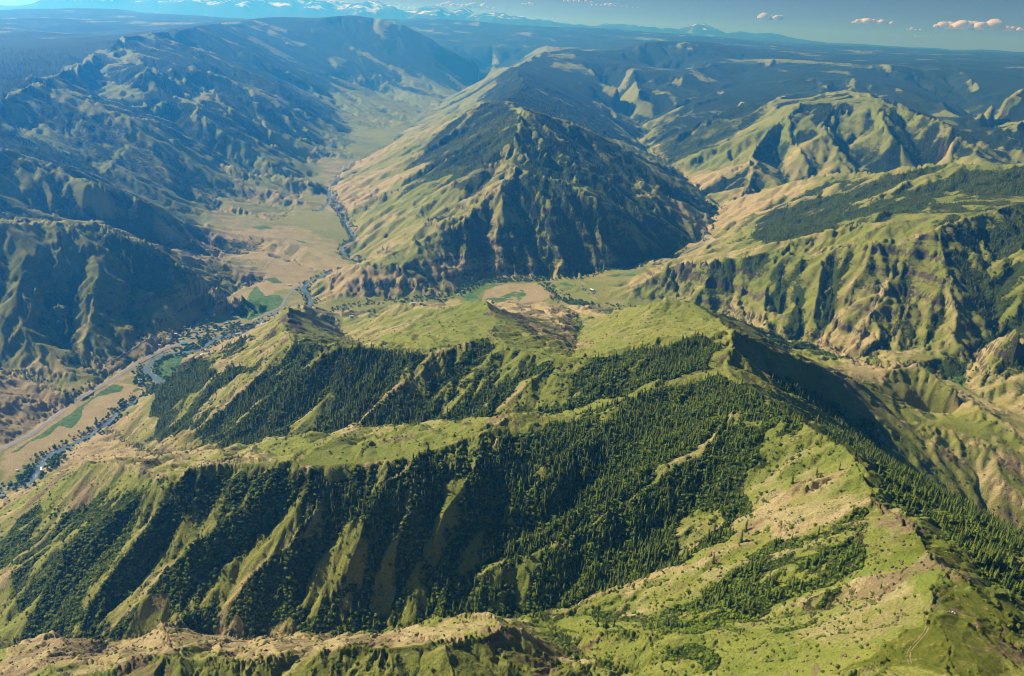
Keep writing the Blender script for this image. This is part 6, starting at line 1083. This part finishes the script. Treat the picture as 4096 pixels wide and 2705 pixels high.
def house(x, y, L, W, rot, h, rc, wc, label):
    kind = 'hut' if 'round' in label else next((w for w in ('trailer', 'barn', 'hall', 'store', 'shed', 'cabin', 'hut', 'farmhouse', 'house') if w in label), 'building')
    r = bpy.data.objects.new(kind, None); r.empty_display_size = .1
    a = math.radians(rot)
    cs = [(x + u*L/2*math.cos(a) - v*W/2*math.sin(a), y + u*L/2*math.sin(a) + v*W/2*math.cos(a)) for u in (-1, 1) for v in (-1, 1)] + [(x, y)]
    zs = ground_z(np.array([c[0] for c in cs]), np.array([c[1] for c in cs]))
    drop = float(zs.max() - zs.min()) + .5
    r.location = (x, y, float(zs.max())); r.rotation_euler[2] = a; COL.objects.link(r)
    r['label'] = label; r['category'] = 'trailer' if kind == 'trailer' else ('barn' if kind == 'barn' else kind)
    if kind == 'hut':
        n = 14; V = [(math.cos(6.283*j/n)*W/2, math.sin(6.283*j/n)*W/2, z) for z in (-drop, h*.55) for j in range(n)]
        part('wall', V, [(j, (j+1) % n, n + (j+1) % n, n + j) for j in range(n)], M['paint_' + wc], r)
        V = [(math.cos(6.283*j/n)*W*s, math.sin(6.283*j/n)*W*s, z) for s, z in ((.54, h*.55), (.34, h*.9), (.12, h)) for j in range(n)] + [(0, 0, h*1.02)]
        Fc = [(l*n + j, l*n + (j+1) % n, (l+1)*n + (j+1) % n, (l+1)*n + j) for l in range(2) for j in range(n)] + [(2*n + j, 2*n + (j+1) % n, 3*n) for j in range(n)]
        part('roof', V, Fc, M['paint_' + rc], r)
        V, Fc = [], []; box(V, Fc, W/2 - .1, W/2 + .12, -.8, .8, 0, 2.0); part('door', V, Fc, M['door'], r)
        return r
    rise = W*.22 if kind != 'trailer' else .25
    V, Fc = [], []
    box(V, Fc, -L/2, L/2, -W/2, W/2, -drop, h)
    k = len(V); V += [(-L/2, -W/2, h), (-L/2, W/2, h), (-L/2, 0, h + rise), (L/2, -W/2, h), (L/2, W/2, h), (L/2, 0, h + rise)]
    Fc += [(k, k+2, k+1), (k+3, k+4, k+5)]
    part('wall', V, Fc, M['paint_' + wc], r)
    e, t = (.6, .25) if kind != 'trailer' else (.1, .12)
    V, Fc = [], []
    for s in (-1, 1):
        k = len(V); ye, ze = s*(W/2 + e), h - rise*e/(W/2)
        V += [(-L/2 - e, 0, h + rise + .02), (L/2 + e, 0, h + rise + .02), (L/2 + e, ye, ze + .02), (-L/2 - e, ye, ze + .02), (-L/2 - e, 0, h + rise + t), (L/2 + e, 0, h + rise + t), (L/2 + e, ye, ze + t), (-L/2 - e, ye, ze + t)]
        Fc += [(k, k+1, k+2, k+3), (k+7, k+6, k+5, k+4), (k, k+4, k+5, k+1), (k+1, k+5, k+6, k+2), (k+2, k+6, k+7, k+3), (k+3, k+7, k+4, k)]
    part('roof', V, Fc, M['paint_' + rc], r)
    V, Fc = [], []
    dw = 3.5 if kind in ('barn', 'hall') else 1.0
    box(V, Fc, L*.12 - dw/2, L*.12 + dw/2, -W/2 - .08, -W/2 + .05, 0, min(2.1 if dw < 2 else 3.4, h - .3)); part('door', V, Fc, M['door'], r)
    if kind not in ('shed', 'barn'):
        for u in (-.28, .34):
            V, Fc = [], []; box(V, Fc, L*u - .7, L*u + .7, -W/2 - .06, -W/2 + .05, 1.0, min(2.1, h - .4)); part('window', V, Fc, M['glass'], r)
    if kind == 'trailer':
        for u in (-.2, .2):
            V, Fc = [], []; n = 10
            V = [(L*u + .35*math.cos(6.283*j/n), yy, .1 + .35*math.sin(6.283*j/n)) for yy in (-W/2 - .15, -W/2 + .05) for j in range(n)]
            Fc = [(j, (j+1) % n, n + (j+1) % n, n + j) for j in range(n)] + [tuple(range(n))[::-1], tuple(range(n, 2*n))]
            part('wheel', V, Fc, M['glass'], r)
    return r
for hs in HOUSES: house(*hs)

# bridge over the river at the far left
(ax, ay), (bx_, by_) = BRIDGE
mx, my = (ax + bx_)/2, (ay + by_)/2
br = bpy.data.objects.new('bridge', None); br.location = (mx, my, float(ground_z(mx, my)) + 2.4); br.rotation_euler[2] = math.atan2(by_ - ay, bx_ - ax); COL.objects.link(br)
br['label'] = 'small flat bridge carrying the farm lane over the river at far left'; br['category'] = 'bridge'
V, Fc = [], []; box(V, Fc, -19, 19, -2.6, 2.6, -.5, 0); part('deck', V, Fc, M['shoulder'], br)
for s in (-1, 1):
    V, Fc = [], []
    for k in range(9): box(V, Fc, -18.2 + k*4.5, -18.0 + k*4.5, s*2.4 - .1, s*2.4 + .1, 0, .9)
    box(V, Fc, -19, 19, s*2.4 - .12, s*2.4 + .12, .903, 1.1); part('railing', V, Fc, M['paint_G'], br)
for u in (-11, 11):
    V, Fc = [], []; box(V, Fc, u - .8, u + .8, -2.2, 2.2, -4.5, -.503); part('pier', V, Fc, M['shoulder'], br)

# pick-up parked by the dry pond
vx, vy = VEHICLE
pk = bpy.data.objects.new('pickup_truck', None); pk.location = (vx, vy, float(ground_z(vx, vy))); pk.rotation_euler[2] = math.radians(-28); COL.objects.link(pk)
pk['label'] = 'small white pickup truck parked on the bare patch beside the dry pond'; pk['category'] = 'truck'
def prism(prof, y0, y1):
    n = len(prof); V = [(px, yy, pz) for yy in (y0, y1) for px, pz in prof]
    return V, [(j, n + j, n + (j+1) % n, (j+1) % n) for j in range(n)] + [tuple(range(n)), tuple(range(2*n - 1, n - 1, -1))]
part('body', *prism([(-2.7, .5), (2.6, .5), (2.7, .75), (2.6, 1.05), (1.2, 1.15), (-2.7, 1.15)], -.95, .95), M['paint_W'], pk)
part('cab', *prism([(-.6, 1.152), (1.15, 1.152), (.55, 1.8), (-.45, 1.85)], -.86, .86), M['paint_W'], pk)
part('windscreen', *prism([(1.17, 1.2), (1.19, 1.2), (.60, 1.76), (.58, 1.76)], -.75, .75), M['glass'], pk)
for s in (-1, 1): part('side_window', *prism([(-.45, 1.25), (.9, 1.25), (.5, 1.72), (-.36, 1.74)], s*.872 - .01, s*.872 + .01), M['glass'], pk)
part('truck_bed', *prism([(-2.6, 1.152), (-.75, 1.152), (-.75, 1.18), (-2.6, 1.18)], -.8, .8), M['paint_D'], pk)
for sx_ in (-1.75, 1.7):
    for s in (-1, 1):
        prof = [(sx_ + .4*math.cos(6.283*j/14), .4 + .4*math.sin(6.283*j/14)) for j in range(14)]
        part('wheel', *prism(prof, s*.9 - .13, s*.9 + .13), M['glass'], pk)

# ---------------------------------------------------------------- clouds, well beyond the haze
def cloud_material():
    k = Nodes('cloud', 1.0)
    k.color((.9, .9, .9, 1)); k.b.inputs['Specular IOR Level'].default_value = 0
    tr = k.n.new('ShaderNodeBsdfTranslucent'); tr.inputs[0].default_value = (.95, .95, .95, 1)
    mx = k.n.new('ShaderNodeMixShader'); mx.inputs[0].default_value = .5
    k.link(k.b.outputs[0], mx.inputs[1]); k.link(tr.outputs[0], mx.inputs[2]); k.link(mx.outputs[0], k.n['Material Output'].inputs[0])
    return k.m
M['cloud'] = cloud_material()
CLOUD_BALL = bmesh.new(); bmesh.ops.create_icosphere(CLOUD_BALL, subdivisions=3, radius=1)
cbv = np.array([v.co[:] for v in CLOUD_BALL.verts]); cbf = [tuple(v.index for v in f.verts) for f in CLOUD_BALL.faces]
def cloud(az, el, w, hgt, label, seed, dist=82000., puffs=12):
    g = random.Random(seed); V, Fc = [], []
    for i in range(puffs):
        u = (i + .5)/puffs*2 - 1
        env = max(.15, (1 - u*u)**.6)*g.uniform(.45, 1.)
        r = hgt*.42*env*g.uniform(.8, 1.2) + hgt*.06
        k = len(V); wob = g.uniform(0, 99)
        b = cbv*(1 + .45*(fbm(cbv[:, 0]*1.7 + wob, cbv[:, 1]*1.7 + cbv[:, 2]*1.3, 3, 4) - .5))[:, None]
        p = b*np.array([r*1.5, r*1.3, r]) + np.array([u*w/2, g.uniform(-.2, .2)*w, r*.55])
        p[:, 2] = np.where(p[:, 2] < 0, p[:, 2]*.25, p[:, 2])
        V += [tuple(q) for q in p]; Fc += [tuple(j + k for j in f) for f in cbf]
    o = bpy.data.objects.new('cloud', mesh_from('cloud', V, Fc, [M['cloud']], smooth=True)); COL.objects.link(o)
    o.location = (dist*math.sin(az), dist*math.cos(az), CAM_Z + dist*math.tan(el)); o.rotation_euler[2] = -az
    o['label'] = label; o['category'] = 'cloud'; o['group'] = 'small clouds over the horizon'
for c in CLOUDS: cloud(*c)

# ---------------------------------------------------------------- haze: one closed box of even air
V, Fc = [], []
box(V, Fc, -54000, 54000, -2500, 69000, -180, 2050)
k = Nodes('haze_air'); pv = k.n.new('ShaderNodeVolumePrincipled')
pv.inputs['Color'].default_value = HAZE_COLOR; pv.inputs['Density'].default_value = HAZE_DENSITY; pv.inputs['Anisotropy'].default_value = HAZE_G
pv.inputs['Absorption Color'].default_value = (1, 1, 1, 1)
k.n.remove(k.b); k.link(pv.outputs[0], k.n['Material Output'].inputs['Volume'])
hz = bpy.data.objects.new('haze', mesh_from('haze', V, Fc, [k.m])); COL.objects.link(hz); hz['kind'] = 'stuff'; hz['label'] = 'blue summer haze in the air'
